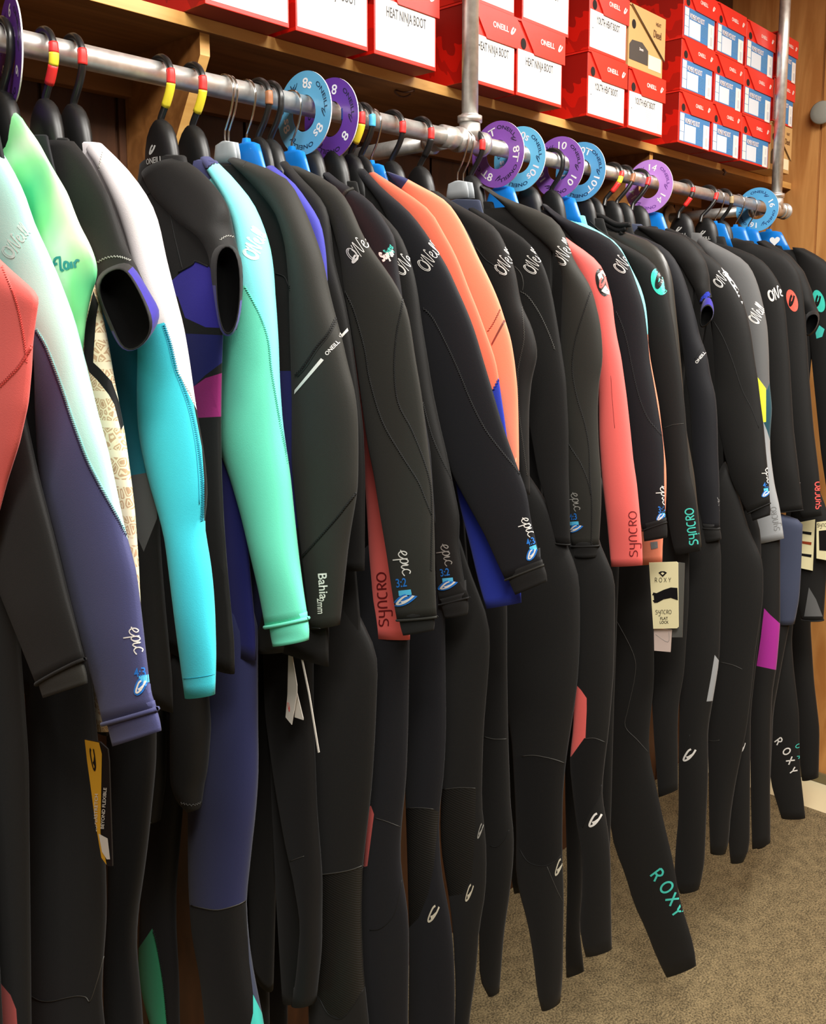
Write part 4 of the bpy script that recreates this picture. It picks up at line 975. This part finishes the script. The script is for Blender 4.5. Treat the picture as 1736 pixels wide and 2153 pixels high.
# --- epic 4:3
r, s, t = suit('s12', 'black wetsuit with epic 4:3 at its cuff, directly in front of the orange suits', '755,370 800,430 830,500 862,575 872,640 884,720 900,800 916,870 930,930 945,985 956,1010 984,1062 1019,1125 1045,1184 1062,1220', '760,350 790,382 819,408 843,427 869,453 886,476 907,507 927,538 944,567 961,607 979,645 999,697 1013,746 1030,803 1039,832 1051,875 1065,918 1088,982 1097,1005 1105,1023 1112,1058 1114,1086 1125,1130 1136,1173 1143,1188', 'blackb', .010, body='black', mir=False)
tube('cuff', r, HX['s12']+.0005, min(.009*.78, .27*GAP['s12']), '1062.6,1205.0 1067,1215 1075,1235 1083,1251', '1139.8,1176.0 1142,1186 1149,1206 1150,1222', 'black', n=8); cuff_ring(s, 1.0, .0018, M('char'), s)
seam(s, P2('889,648 909,668 938,723 964,780 990,844 1019,901 1053,947 1082,982 1094,1000'), DK, .0009, 1.6); seam(s, P2('766,372 772,366 778,362'), DK, .0005)
text('logo_print', s, 'oneil', 897, 572, 25, 52, PW, .6, .075)
epic(s, 1095, 1092, 12, -66, '4:3', nx=1109, ny=1148, blk=P2('1113,1150 1126,1145 1129,1156 1115,1161'), wv=(1112, 1175, 16, 18, 1.2))
lg = leg('s12', '900,1300 922,1500 930,1648 924,1720 928,1800 940,1864 952,1950 958,2080 955,2160 955,2420', '980,1180 1003,1240 1022,1285 1032,1310 1028,1400 1016,1533 1013,1648 1012,1706 1022,1749 1023,1821 1020,1893 1004,1951 1006,1994 996,2080 984,2160 980,2420', 'black', b=.010, panels=[('rib', '915,1660 1000,1657 998,1760 992,1840 972,1880 940,1885 915,1860')])
seam(lg, P2('932,1660 965,1656 999,1657'), MK, .0006); text('wave_logo', lg, 'wave', 979, 1893, 34, -4, PR('cream', (214, 206, 184)), .42, .14); text('wave_logo', lg, 'wave', 1004, 1761, 30, -6, PR('dimwhite', (150, 148, 142)), .3, .14)
# --- orange / blue
r, s, t = suit('s13', 'orange coral wetsuit with royal blue forearm, behind the epic 4:3 sleeve', '770,370 830,440 870,520 900,620 925,720 940,850 950,960 958,1023 967,1069 987,1144 1007,1230 1022,1280', '773,353 808,373 848,401 894,430 911,446 927,481 950,519 967,556 984,602 1002,645 1019,691 1030,723 1042,754 1048,790 1053,830 1058,861 1064,904 1075,1000 1088,1120 1096,1267', 'orange', .007,
    panels=[('blue', '800,830 1036,820 1044,804 1050,790 1120,780 1140,1320 800,1320')], body='black', collar='orange', mir=False)
seam(s, P2('1037,820 1043,808 1048,797'), plain('thread_blue', (40, 50, 150), .6), .0012, 1.5)
# --- peach coral with navy collar
r, s, t = suit('s14', 'peach coral wetsuit with navy collar and two slanting lines on the arm', '812,360 870,440 920,540 960,640 1000,760 1030,860 1060,960 1080,1000', '857,377 891,396 929,413 946,430 970,466 987,501 1004,538 1025,579 1042,616 1053,645 1062,674 1074,711 1082,760 1088,818 1090,890 1091,960 1091,1000', 'peach', .008, body='black', collar='navyd', mir=False,
    panels=[('navyd', '790,330 830,340 858,377 842,399 800,380')])
seam(s, P2('1025,697 1035,683 1045,664 1053,647'), PRED, .0006, 1.2); poly('stripe_print', s, P2('1034,727 1033,722 1059,672 1062,676'), PR('brown', (120, 60, 50)))
suit('s14b', 'black wetsuit hidden between the peach coral suit and the plain black one', '840,400 900,480 960,560 1000,700 1030,900 1050,1080', '880,400 930,430 960,450 990,500 1020,580 1050,700 1080,900 1085,1080', 'black', .010, body='black', mir=False)
# --- black, script half shown
r, s, t = suit('s15', 'black wetsuit with half a script name, directly right of the peach coral suit', '905,400 960,480 1010,560 1040,640 1060,740 1075,860 1080,960 1085,1040', '921,403 947,423 975,436 999,449 1039,474 1053,494 1065,521 1076,547 1084,573 1091,616 1097,645 1114,677 1125,711 1131,746 1125,769 1117,803 1112,861 1112,947 1114,1040', 'black', .013, body='black', mir=False)
seam(s, P2('1097,645 1101,690 1101,717 1092,760 1088,789 1090,860 1099,933 1108,1000'), MK, .0006, 1.2); seam(s, P2('1000,520 1020,545 1040,560 1052,580'), DK, .0008)
text('logo_print', s, 'oneil', 1058, 580, 24, 52, PW, .55, .075)
lg = leg('s15', '980,1250 990,1400 1000,1533 1006,1700 1010,1800 1006,1950 1007,2066 1025,2092', '1066,1250 1066,1400 1068,1533 1072,1648 1074,1706 1081,1749 1079,1821 1069,1902 1061,1951 1055,2023 1051,2088', 'black', b=.014)
seam(lg, P2('1018,1549 1040,1554 1070,1553'), MK, .0007); seam(lg, P2('1030,1778 1045,1780 1060,1765 1070,1745'), DK, .0006); seam(lg, P2('1000,1760 1012,1790 1020,1830'), DK, .0006)
# --- black two
r, s, t = suit('s16', 'black wetsuit with curved elbow seam, just left of the S-seamed epic 4:3 one', '985,440 1020,500 1060,560 1085,640 1100,760 1105,860 1117,920 1131,1000 1137,1020 1154,1080 1168,1142', '1000,436 1030,455 1059,476 1088,489 1108,505 1131,535 1143,558 1154,590 1163,630 1175,700 1190,800 1195,900 1195,1000 1198,1100 1198,1145', 'black', .009, body='black', mir=False, cuff=1.0, cr=.0014, collar='slate')
seam(s, P2('1094,613 1111,625 1134,659 1154,702 1166,735'), MK, .0008, 1.2); seam(s, P2('1082,560 1095,575 1100,595 1098,612'), MK, .0007)
text('logo_print', s, 'oneil', 1121, 578, 24, 58, PW, .52, .075)
lg = leg('s16', '1040,1200 1050,1317 1048,1374 1059,1461 1076,1562 1082,1677 1085,1763 1082,1844 1108,1936 1120,2008 1128,2095 1136,2120', '1186,1130 1204,1172 1218,1200 1220,1288 1219,1374 1212,1461 1200,1533 1189,1605 1183,1677 1182,1792 1186,1879 1185,1965 1185,2051 1180,2110', 'black', b=.022, up=140,
    panels=[('deep', '1060,1592 1100,1588 1146,1592 1200,1608 1186,1740 1180,1790 1170,1808 1140,1821 1110,1812 1090,1780 1060,1760')])
seam(lg, P2('1098,1590 1120,1588 1146,1592 1170,1598 1186,1604'), MK, .0008); seam(lg, P2('1092,1785 1110,1812 1140,1821 1165,1812 1182,1795'), DK, .0006); seam(lg, P2('1150,1822 1170,1870 1184,1898'), MK, .0005)
text('wave_logo', lg, 'wave', 1167, 1839, 34, -4, PR('dimcream', (186, 180, 162)), .42, .14)
# --- tall epic 4:3
r, s, t = suit('s17', 'black wetsuit with long S-shaped seams and small epic 4:3, left of coral red suit', '1030,400 1080,460 1130,500 1165,530 1181,570 1182,602 1180,659 1177,746 1173,832 1177,890 1187,940 1189,1000 1195,1072 1201,1148', '1010,388 1055,415 1104,430 1131,439 1160,454 1177,472 1189,494 1197,521 1209,553 1232,584 1244,607 1250,630 1261,674 1266,720 1267,762 1259,803 1256,861 1258,933 1264,1005 1264,1058 1259,1147', 'char', .014, body='black', mir=False)
tube('cuff', r, HX['s17']+.0005, min(.012*.78, .27*GAP['s17']), '1203.2,1136.0 1204,1146 1205,1160 1206,1171', '1257.4,1136.0 1257,1146 1257,1160 1256,1171', 'black', n=6); cuff_ring(s, 1.0, .0018, M('black'), s)
seam(s, P2('1241,613 1226,659 1209,717 1203,774 1212,832 1229,890 1238,941 1240,1005 1244,1060 1243,1145'), DK, .0008, 1.2)
seam(s, P2('1177,890 1195,933 1220,973 1236,1011 1242,1040'), DK, .0008, 1.2); seam(s, P2('1045,460 1070,466 1088,475 1131,507 1171,541'), DK, .0010); seam(s, P2('1046,458 1050,436 1055,418'), DK, .0006)
text('logo_print', s, 'oneil', 1183, 560, 24, 56, PW, .55, .075)
epic(s, 1200, 1038, 11, -78, '4:3', nx=1197, ny=1094, blk=P2('1198,1097 1216,1096 1217,1103 1199,1105'), wv=(1199, 1117, 12, 2, 1.9), dim=0)
lg = leg('s17', '1196,1200 1205,1400 1205,1533 1196,1600 1209,1717 1224,1807 1223,1879 1216,1951 1230,2010', '1256,1130 1276,1180 1293,1206 1291,1403 1279,1547 1271,1600 1264,1677 1278,1735 1284,1807 1285,1936 1287,1996', 'black', b=.015, mir=False, up=120,
    panels=[('coral', '1213,1442 1222,1452 1233,1468 1233,1495 1230,1560 1225,1600 1211,1599 1195,1588 1203,1518'), ('deep', '1190,1605 1228,1552 1245,1552 1273,1562 1262,1677 1240,1710 1225,1740 1190,1740')])
seam(lg, P2('1229,1553 1250,1552 1271,1560'), MK, .0006); seam(lg, P2('1225,1740 1240,1710 1258,1680 1264,1650'), DK, .0006)
text('wave_logo', lg, 'wave', 1239, 1737, 27, 0, PW, .95, .16)
# --- coral heart logo
r, s, t = suit('s18', 'coral red wetsuit with a round black and silver badge and syncro along the forearm', '1090,440 1150,490 1190,530 1215,580 1235,620 1248,680 1258,789 1258,832 1259,918 1265,1005 1276,1101 1284,1191', '1110,440 1150,465 1192,503 1218,518 1246,538 1266,560 1275,584 1281,613 1287,628 1291,674 1298,717 1305,746 1317,832 1325,904 1332,976 1338,1010 1344,1072 1350,1144 1351,1188', 'coral', .013, body='black', mir=False, collar='coral')
poly('badge', s, ell(1266, 594, 13, 30, -14), PR('badgedark', (30, 26, 24), .3)); poly('badge', s, P2('1264,612 1272,600 1280,612 1280,620 1270,616'), PR('badgesilver', (200, 196, 186), .4), off=.001); poly('badge', s, P2('1256,578 1266,568 1272,580 1262,592'), PR('badgesilver', (200, 196, 186), .4), off=.001)
text('badge', s, 'wave', 1262, 605, 18, 20, PCR, .9, .2, off=.0013)
text('logo_print', s, 'syncro', 1340, 1170, 16, 91.5, PRED, 1.25, .12); seam(s, P2('1284,790 1287,840 1292,900'), PRED, .0004)
leg('s18', '1052,1250 1056,1600 1066,1800 1080,1878', '1130,1250 1128,1600 1120,1800 1112,1870', 'black', b=.010, mir=False)
lg = leg('s18', '1180,1250 1186,1500 1188,1700 1192,1850 1188,2000 1190,2055', '1250,1250 1240,1500 1224,1717 1226,1807 1224,1879 1218,1951 1228,2042', 'black', b=.010, mir=False)
# --- black script epic
r, s, t = suit('s19', 'black wetsuit with curved side seam, directly right of the coral red suit', '1150,440 1200,500 1240,560 1270,620 1285,700 1300,800 1315,900 1325,1000 1338,1060 1350,1116', '1142,426 1179,456 1216,472 1250,482 1271,492 1294,509 1308,530 1322,553 1332,579 1345,616 1354,645 1361,702 1366,760 1374,803 1386,875 1393,918 1396,960 1396,1000 1397,1058 1401,1098', 'blackb', .012, body='black', mir=False)
tube('cuff', r, HX['s19']+.0005, min(.010*.78, .27*GAP['s19']), '1351.2,1102.0 1352,1112 1352,1126 1354,1138', '1400.7,1088.0 1401,1098 1403,1114 1402,1130', 'black', n=6); cuff_ring(s, 1.0, .0016, M('black'), s)
seam(s, P2('1295,655 1306,680 1318,720 1330,780 1345,840 1362,880 1378,900 1390,915'), DK, .0007, 1.2)
text('logo_print', s, 'oneil', 1308, 576, 23, 54, PW, .52, .075)
epic(s, 1387, 1024, 11, -80, '3:2', nx=1384, ny=1078, blk=P2('1386,1080 1397,1078 1398,1087 1387,1089'), wv=(1383, 1093, 12, 4, 1.1))
leg('s19', '1228,1120 1238,1500 1246,1800 1250,1960', '1304,1120 1290,1500 1282,1800 1278,1955', 'black', b=.010, mir=False)
# --- aqua sliver, peach forearm
r, s, t = suit('s20', 'aqua and peach wetsuit, only slivers and a peach cuff showing', '1190,470 1240,540 1290,600 1330,700 1350,850 1358,1000 1345,1100 1341,1189', '1204,457 1250,480 1300,510 1330,570 1346,600 1357,639 1362,688 1361,710 1367,757 1385,850 1396,944 1400,976 1401,1020 1398,1100 1393,1135 1392,1184', 'aqua', .009, panels=[('peach', '1200,703 1420,703 1420,1200 1200,1200')], body='black', collar='aqua', mir=False)
poly('badge', s, P2('1367,1140 1382,1138 1383,1152 1369,1155'), PGY)
# --- teal badge
r, s, t = suit('s21', 'black wetsuit with round teal badge and teal lettering above the cuff', '1250,470 1300,530 1330,580 1350,640 1362,720 1369,760 1377,818 1392,890 1400,960 1402,1000 1403,1086 1410,1130 1419,1167', '1240,462 1270,490 1294,505 1331,522 1360,540 1380,560 1397,587 1404,622 1415,674 1423,731 1432,789 1440,861 1443,904 1452,1010 1458,1020 1464,1058 1469,1115 1473,1158', 'black', .011, body='black', mir=False)
poly('badge', s, ell(1386, 592, 17, 29, -14), PR('badgeteal', (66, 204, 184), .35)); text('badge', s, 'wave', 1380, 604, 26, 10, PR('badgedark', (30, 26, 24), .3), .7, .32, off=.001)
seam(s, P2('1394,901 1415,893 1442,890'), MK, .0006)
text('logo_print', s, 'syncro', 1467, 1144, 17, 98, PT, .95, .16)
lg = leg('s21', '1290,1150 1292,1196 1291,1403 1279,1547 1273,1650 1288,1778 1308,1821 1322,1864 1331,1905 1351,1936 1374,2000 1392,2040 1400,2054', '1372,1150 1372,1250 1374,1331 1376,1432 1368,1504 1362,1570 1371,1619 1383,1668 1397,1735 1415,1807 1429,1893 1443,1936 1461,1994 1464,2030', 'black', b=.016, mir=False)
seam(lg, P2('1296,1305 1331,1374 1335,1418 1320,1490 1314,1527 1340,1556 1363,1582'), MK, .0006)
k = 34
for ch, (x, y), aa in (('R', (1367, 1842), 0), ('O', (1385, 1866), 0), ('X', (1398.5, 1892), 0), ('Y', (1409.5, 1918), 0)):
    P_ = {'R': [[(0, 0), (0, 1)], [(0, 1), (.35, 1), (.55, .76), (.35, .5), (.05, .48)], [(.3, .48), (.6, 0)]], 'O': [circ(.4, .5, .4, .5)], 'X': [[(0, 0), (.7, 1)], [(0, 1), (.7, 0)]], 'Y': [[(0, 1), (.3, .5), (.65, 1)], [(.3, .5), (.3, 0)]]}[ch]
    GL['ltr'+ch] = P_; text('logo_print', lg, 'ltr'+ch, x, y, 27, -53, PT, .85, .17)
# --- smoothskin
r, s, t = suit('s22', 'glossy smooth-skin black wetsuit with a shiny shoulder and folded neck', '1230,480 1290,540 1340,600 1380,700 1400,850 1415,1000 1430,1150', '1260,474 1294,480 1322,487 1357,501 1383,518 1397,538 1409,564 1415,596 1420,645 1426,702 1435,803 1442,900 1460,1000 1475,1150', 'smoothskin', .012, body='black', collar='collarblack', mir=False)
lg = leg('s22', '1362,1150 1366,1400 1374,1550 1384,1676', '1449,1150 1448,1259 1438,1418 1427,1475 1424,1533 1425,1660', 'black', b=.011, mir=False)
m = MB(); X = HX['s22']
for i, dz in enumerate((0, -.012, -.022)):
    m.tube(smooth_path([(X-.012+i*.004, RY+.02, RZ-.104+dz), (X-.015+i*.004, RY-.03, RZ-.112+dz), (X-.012+i*.004, RY-.075, RZ-.135+dz), (X-.01, RY-.11+i*.01, RZ-.137+dz*.7)], 5), [.006]*16, 8)
me = bpy.data.meshes.new('folded_neck'); me.from_pydata(m.v, [], m.f); me.materials.append(M('deep')); me.polygons.foreach_set('use_smooth', [True]*len(me.polygons)); link2('folded_neck', me, r)
# --- small stripe
r, s, t = suit('s23', 'black wetsuit with a short white word on the arm, beside the glossy one', '1300,490 1350,540 1400,600 1430,700 1440,780 1450,850 1455,950 1465,1050 1477,1110', '1320,487 1355,498 1380,507 1409,530 1426,556 1438,584 1452,630 1464,674 1472,711 1478,725 1487,746 1493,790 1504,830 1508,880 1509,947 1512,1020 1513,1112', 'blackb', .015, body='black', mir=False)
tube('cuff', r, HX['s23']+.0005, min(.012*.78, .27*GAP['s23']), '1475.4,1100.0 1477,1110 1480,1130 1482,1141', '1511.6,1102.0 1513,1112 1516,1125 1516,1134', 'black', n=6); cuff_ring(s, 1.0, .0015, M('black'), s)
text('logo_print', s, 'ONEILL', 1465, 765, 6, 52, PW, 1.1); seam(s, P2('1460,755 1470,738 1478,725'), DK, .0007); text('logo_print', s, 'DaKine', 1507, 1045, 7, -80, PGY, 1.1)
lg = leg('s23', '1424,1300 1428,1480 1426,1717 1420,1778 1416,1850 1428,1876', '1516,1150 1515,1288 1512,1389 1495,1490 1487,1533 1489,1619 1484,1735 1481,1821 1470,1870', 'black', b=.018, mir=False, panels=[('lgrey', '1502,1377 1512,1390 1520,1400 1504,1473 1485,1475 1494,1426')])
text('wave_logo', lg, 'wave', 1437, 1599, 24, 0, PW, 1.05, .16); seam(lg, P2('1428,1600 1440,1570 1450,1545'), DK, .0006)
# --- short sleeve far
r, s, t, cf = short_sleeve('s24', 'black short sleeved wetsuit with small open blue cuff far along the rail', '1340,480 1390,520 1430,560 1460,610 1470,640', '1355,473 1400,484 1438,495 1466,521 1484,550 1491,579 1493,610 1496,625',
    P2('1472,650 1476,634 1486,624 1496,628 1501,645 1501,660 1497,674 1488,684 1478,692 1470,690 1468,672'), P2('1474,656 1479,646 1488,642 1494,645 1498,652 1499,662 1494,672 1487,680 1478,687 1473,684 1472,672'), .018, rimpan=lambda q: q[1] < 662, collar='slate', zb=1.2)
poly('cuff_panel', s, P2('1468,642 1474,625 1484,614 1494,612 1500,640 1480,634'), M('blue'))
# --- epic far
r, s, t = suit('s25', 'black wetsuit with script shoulder and forward-swinging cuff, left of the grey suit', '1370,490 1420,540 1470,600 1495,674 1500,740 1504,818 1498,844 1507,890 1524,962 1538,1015 1553,1043 1572,1080', '1375,478 1420,500 1466,520 1497,540 1515,558 1541,587 1556,616 1564,639 1570,659 1579,702 1587,760 1593,795 1599,846 1605,890 1610,947 1615,1000 1619,1058', 'black', .018, body='black', mir=False)
tube('cuff', r, HX['s25']+.0005, min(.013*.78, .27*GAP['s25']), '1572.8,1066.0 1576,1076 1579,1086 1582,1095', '1617.6,1048.0 1618,1058 1620,1072 1619,1083', 'deep', n=6); cuff_ring(s, 1.0, .0016, M('black'), s)
seam(s, P2('1500,675 1520,710 1540,760 1560,820 1580,860 1595,900'), DK, .0006)
text('logo_print', s, 'oneil', 1513, 606, 19, 50, PW, .62, .075); poly('stripe_print', s, P2('1515,562 1523,570 1541,592 1556,616 1566,640 1560,640 1546,612 1528,585'), PR('stripegrey', (176, 176, 176)))
epic(s, 1608, 985, 9, -82, '4:3', nx=1604, ny=1025, blk=P2('1605,1027 1614,1026 1615,1034 1606,1036'), wv=(1604, 1043, 10, 4, 1.3))
lg = leg('s25', '1490,1150 1490,1400 1486,1533 1489,1619 1490,1735 1492,1790', '1566,1090 1586,1142 1604,1170 1605,1259 1587,1374 1582,1432 1570,1533 1547,1642 1535,1720 1533,1778 1526,1795', 'black', b=.018, mir=False)
seam(lg, P2('1514,1392 1540,1398 1560,1407'), MK, .0006); seam(lg, P2('1486,1556 1500,1558 1512,1556'), MK, .0005)
suit('s25b', 'plain black wetsuit squeezed between the epic suit and the grey suit', '1400,490 1450,560 1490,650 1510,800 1520,950 1525,1100', '1410,480 1440,492 1470,510 1500,560 1530,640 1560,760 1580,900 1590,1050', 'black', .014, body='black', mir=False)
lg = leg('s25b', '1500,1150 1510,1400 1520,1600 1530,1760 1535,1812', '1600,1120 1600,1300 1578,1500 1577,1677 1576,1792 1564,1812', 'black', b=.016, mir=False)
text('wave_logo', lg, 'wave', 1530, 1569, 20, 0, PW, .75, .15); text('wave_logo', lg, 'wave', 1557, 1580, 19, 0, PW, .5, .15)
# --- grey
r, s, t = suit('s26', 'grey wetsuit with a yellow and petrol elbow and pale grey forearm reading syncro', '1470,520 1510,580 1540,640 1560,700 1575,780 1585,880 1580,980 1573,1060 1572,1098 1588,1145', '1474,498 1495,507 1524,523 1567,545 1584,573 1596,607 1605,645 1613,688 1616,746 1617,803 1621,840 1623,861 1619,904 1618,940 1622,976 1628,1020 1639,1066 1648,1132', 'grey', .020,
    panels=[('petrol', '1560,790 1593,795 1612,820 1619,800 1640,800 1640,925 1600,925'), ('yellow', '1560,770 1593,794 1610,817 1610,887 1604,888 1560,880'), ('lgrey', '1550,888 1604,886 1612,905 1618,925 1680,925 1680,1170 1550,1170')], body='black', collar='grey', mir=False)
text('logo_print', s, 'syncro', 1639, 1114, 11, 100, PGY, .95, .14); text('logo_print', s, 'oneil', 1590, 682, 20, 55, PW, .5, .12)
lg = leg('s26', '1560,1150 1585,1350 1576,1500 1578,1700 1580,1783', '1640,1120 1640,1315 1632,1407 1624,1450 1620,1533 1619,1663 1620,1772', 'black', b=.02, mir=False, panels=[('magenta', '1606,1279 1618,1292 1645,1316 1640,1410 1628,1408 1590,1400 1599,1340')])
# --- script far
r, s, t = suit('s27', 'black wetsuit with a white script word, between the grey suit and the coral badge', '1490,520 1540,580 1580,650 1600,750 1610,900 1625,1000 1633,1078', '1510,510 1550,520 1576,530 1605,548 1630,580 1645,610 1652,660 1660,760 1668,900 1680,1000 1688,1072', 'black', .016, body='black', mir=False, cuff=1.0, cr=.0014)
text('logo_print', s, 'oneil', 1618, 632, 18, 18, PW, .62, .15); text('size_print', s, 'epic', 1685, 1010, 6, -85, PGY, 1)
o = leg('s27', '1605,1100 1606,1200 1620,1270 1633,1312', '1688,1090 1684,1200 1680,1260 1670,1312', 'slate', b=.02, mir=False, n=20, up=10)
lg = leg('s27', '1610,1250 1612,1500 1600,1700 1590,1783', '1664,1290 1646,1380 1624,1500 1620,1600 1619,1663 1612,1778', 'black', b=.018, mir=False)
# --- coral badge
r, s, t = suit('s28', 'black wetsuit with a small coral badge and coral syncro lettering near the right edge', '1530,530 1580,590 1620,660 1640,800 1660,950 1675,1060 1685,1090', '1545,500 1590,512 1630,524 1659,545 1680,575 1688,616 1694,680 1700,780 1710,900 1722,1000 1728,1084', 'black', .016, body='black', mir=False)
poly('badge', s, ell(1665, 632, 11, 24, -16), PR('badgecoral', (240, 100, 84), .35)); text('badge', s, 'wave', 1660, 642, 20, 8, PR('badgedark', (30, 26, 24), .3), .6, .3, off=.001)
text('logo_print', s, 'syncro', 1727, 1070, 12, 92, PCR, 1.0, .18)
lg = leg('s28', '1600,1250 1612,1533 1620,1648 1631,1683 1642,1719', '1674,1250 1664,1346 1668,1403 1680,1504 1680,1533 1682,1619 1687,1663 1693,1720', 'black', b=.018, mir=False)
for ch, (x, y) in (('R', (1628, 1560)), ('O', (1644, 1580)), ('X', (1652, 1600)), ('Y', (1658, 1622))): text('logo_print', lg, 'ltr'+ch, x, y, 16, -53, PW, .85, .18)
for ch, (x, y) in (('O', (1671, 1568)), ('X', (1675, 1590)), ('Y', (1680, 1612))): text('logo_print', lg, 'ltr'+ch, x, y, 12, -60, PT, .7, .16)
# --- short sleeve end
r, s, t, cf = short_sleeve('s29', 'black short sleeved wetsuit with a plain open cuff near the right edge', '1590,510 1630,560 1670,620 1690,660', '1610,505 1660,535 1690,570 1706,610 1714,640 1721,655',
    P2('1690,668 1698,656 1712,652 1722,656 1724,670 1718,690 1708,704 1696,712 1690,700'), P2('1694,674 1700,664 1711,660 1718,663 1720,674 1714,690 1706,699 1697,706 1693,696'), .02, rimcol='collarblack', zb=1.2)
lg = leg('s29', '1660,1120 1672,1250 1685,1302', '1745,1100 1738,1200 1731,1304', 'black', b=.02, mir=False, n=20, cuff=1.0, panels=[('grey', '1700,1235 1715,1260 1729,1296 1690,1296 1696,1260')])
# --- teal badge end
r, s, t = suit('s30', 'black wetsuit with teal badge, last on the rail and cut by the right edge', '1665,520 1690,600 1700,700 1710,800 1725,950 1740,1050', '1690,522 1723,538 1745,556 1765,600 1775,700 1780,800 1785,950 1790,1050', 'black', .022, body='black', mir=False, panels=[('teal', '1714,700 1722,684 1733,692 1728,708 1716,712')])
poly('badge', s, ell(1721, 633, 12, 24, -16), PR('badgeteal', (66, 204, 184), .35)); text('badge', s, 'wave', 1715, 643, 20, 8, PR('badgedark', (30, 26, 24), .3), .6, .3, off=.001)
lg = leg('s30', '1650,1120 1662,1346 1672,1500 1680,1600 1685,1640', '1730,1120 1703,1305 1711,1432 1723,1533 1721,1634', 'black', b=.022, mir=False)
# ================================================================== swing tags
def tagcard(name, pts, X, th, mats, label, group='paper swing tags', mi=None):
    v = [onx(a, b, X) for a, b in pts]; n = len(v); c = sum(v, Vector())/n
    vs = v+[q+Vector((th, 0, 0)) for q in v]
    fs = [tuple(range(n)), tuple(range(n, 2*n))[::-1]]+[(i, i+n, (i+1) % n+n, (i+1) % n) for i in range(n)]
    o = mesh(name, vs, fs, mats, smooth=False); tag(o, label, 'tag', group); return o
crd = plain('card_cream', (232, 222, 176), .5); crk = plain('card_black', (22, 20, 22), .4); cry = plain('card_yellow', (214, 160, 44), .45); crg = plain('card_grey', (84, 84, 80), .5); crp = plain('card_pink', (206, 186, 176), .5); crw = plain('card_white', (214, 208, 198), .5)
X = HX['s2']-.021
o = tagcard('swing_tag', P2('178,1554 210,1560 226,1575 229,1600 236,1821 226,1821 214,1805 199,1720 190,1650 183,1600'), X, .0015, crk, 'yellow and black swing tag hanging below the navy cuff')
poly('tag_panel', o, P2('179,1555 209,1561 215,1585 214,1640 212,1750 225,1818 214,1803 200,1720 191,1650 184,1600'), cry, off=.0006)
text('tag_print', o, 'wave', 199, 1618, 44, 20, crk, .32, .14, off=.0012)
text('tag_print', o, 'SUPERSTRETCH', 205, 1748, 7, 88, crw, 1.2, off=.0012); text('tag_print', o, 'BEYOND FLEXIBLE', 220, 1742, 7, 86, crw, 1.1, off=.0012)
poly('tag_panel', o, P2('209,1752 228,1762 233,1806 226,1806 216,1790'), crw, off=.0011)
X = HX['s17']+.16
X = SUITS['s20']['X']-.03
o = tagcard('swing_tag', P2('1424,1182 1439,1184 1434,1340 1412,1340'), X+.012, .001, crg, 'dark grey swing tag tucked behind the cream one')
o = tagcard('swing_tag', P2('1374,1320 1412,1324 1409,1371 1375,1368'), X+.008, .001, crp, 'pink swing tag peeking out under the cream one')
seam(o, P2('1378,1334 1404,1350 1406,1328'), PGY, .0004)
o = tagcard('swing_tag', P2('1364,1183 1422,1181 1425,1184 1426,1318 1423,1321 1373,1322'), X, .001, crd, 'cream brand tag with a wavy black band and heart print')
poly('tag_panel', o, P2('1367,1244 1380,1247 1395,1240 1410,1235 1424,1236 1425,1262 1410,1257 1395,1260 1382,1267 1369,1268'), crk, off=.0006)
GL['roxytag'] = GL['roxy']; text('tag_print', o, 'roxy', 1377, 1224, 9, 1, crk, .78, .12, off=.0006)
text('tag_print', o, 'syncro', 1378, 1291, 8, 1, crk, .88, .12, off=.0006); text('tag_print', o, 'FLAT', 1388, 1303, 6, 1, crk, .9, off=.0006); text('tag_print', o, 'LOCK', 1387, 1311, 6, 1, crk, .85, off=.0006)
poly('tag_print', o, P2('1384,1204 1389,1201 1397,1201 1402,1204 1393,1213'), crk, off=.0006); poly('tag_print', o, P2('1389,1205 1393,1203 1397,1205 1393,1209'), crd, off=.001)
X = HX['s29']+.0-.02
o = tagcard('swing_tag', P2('1681,1098 1713,1092 1708,1200 1680,1194'), X, .001, crd, 'cream tag with printed bars beside the coral lettering')
for y, c in ((1116, crk), (1137, plain('print_brick', (150, 60, 30), .5)), (1163, crk)): poly('tag_print', o, [(1682, y), (1706, y+3), (1705, y+9), (1682, y+5)], c, off=.0006)
o = tagcard('swing_tag', P2('1716,1098 1760,1092 1760,1182 1716,1174'), X-.01, .001, crd, 'cream tag with a dark square window at the right edge of the photo')
poly('tag_panel', o, P2('1721,1116 1760,1112 1760,1160 1722,1157'), crk, off=.0006)
text('tag_print', o, 'syncro', 1718, 1108, 7, 2, crk, .9, .12, off=.0006)
X = HX['s7']+.006
o = tagcard('swing_tag', P2('619,1458 624,1456 637,1510 637,1514 619,1508'), X+.004, .001, crw, 'short pale swing tag behind the folded one')
o = tagcard('swing_tag', P2('606,1374 613,1372 624,1440 624,1456 613,1524 600,1508 604,1461'), X-.004, .001, crw, 'folded pale swing tag hanging under the mint cuff')
text('tag_print', o, 'wave', 608, 1495, 18, 20, PCR, .3, .14, off=.0006)
o = tagcard('swing_tag', P2('629,1368 632,1368 650,1455 671,1582 668,1583 648,1460'), X-.012, .001, crw, 'long thin tag seen edge on below the mint cuff')
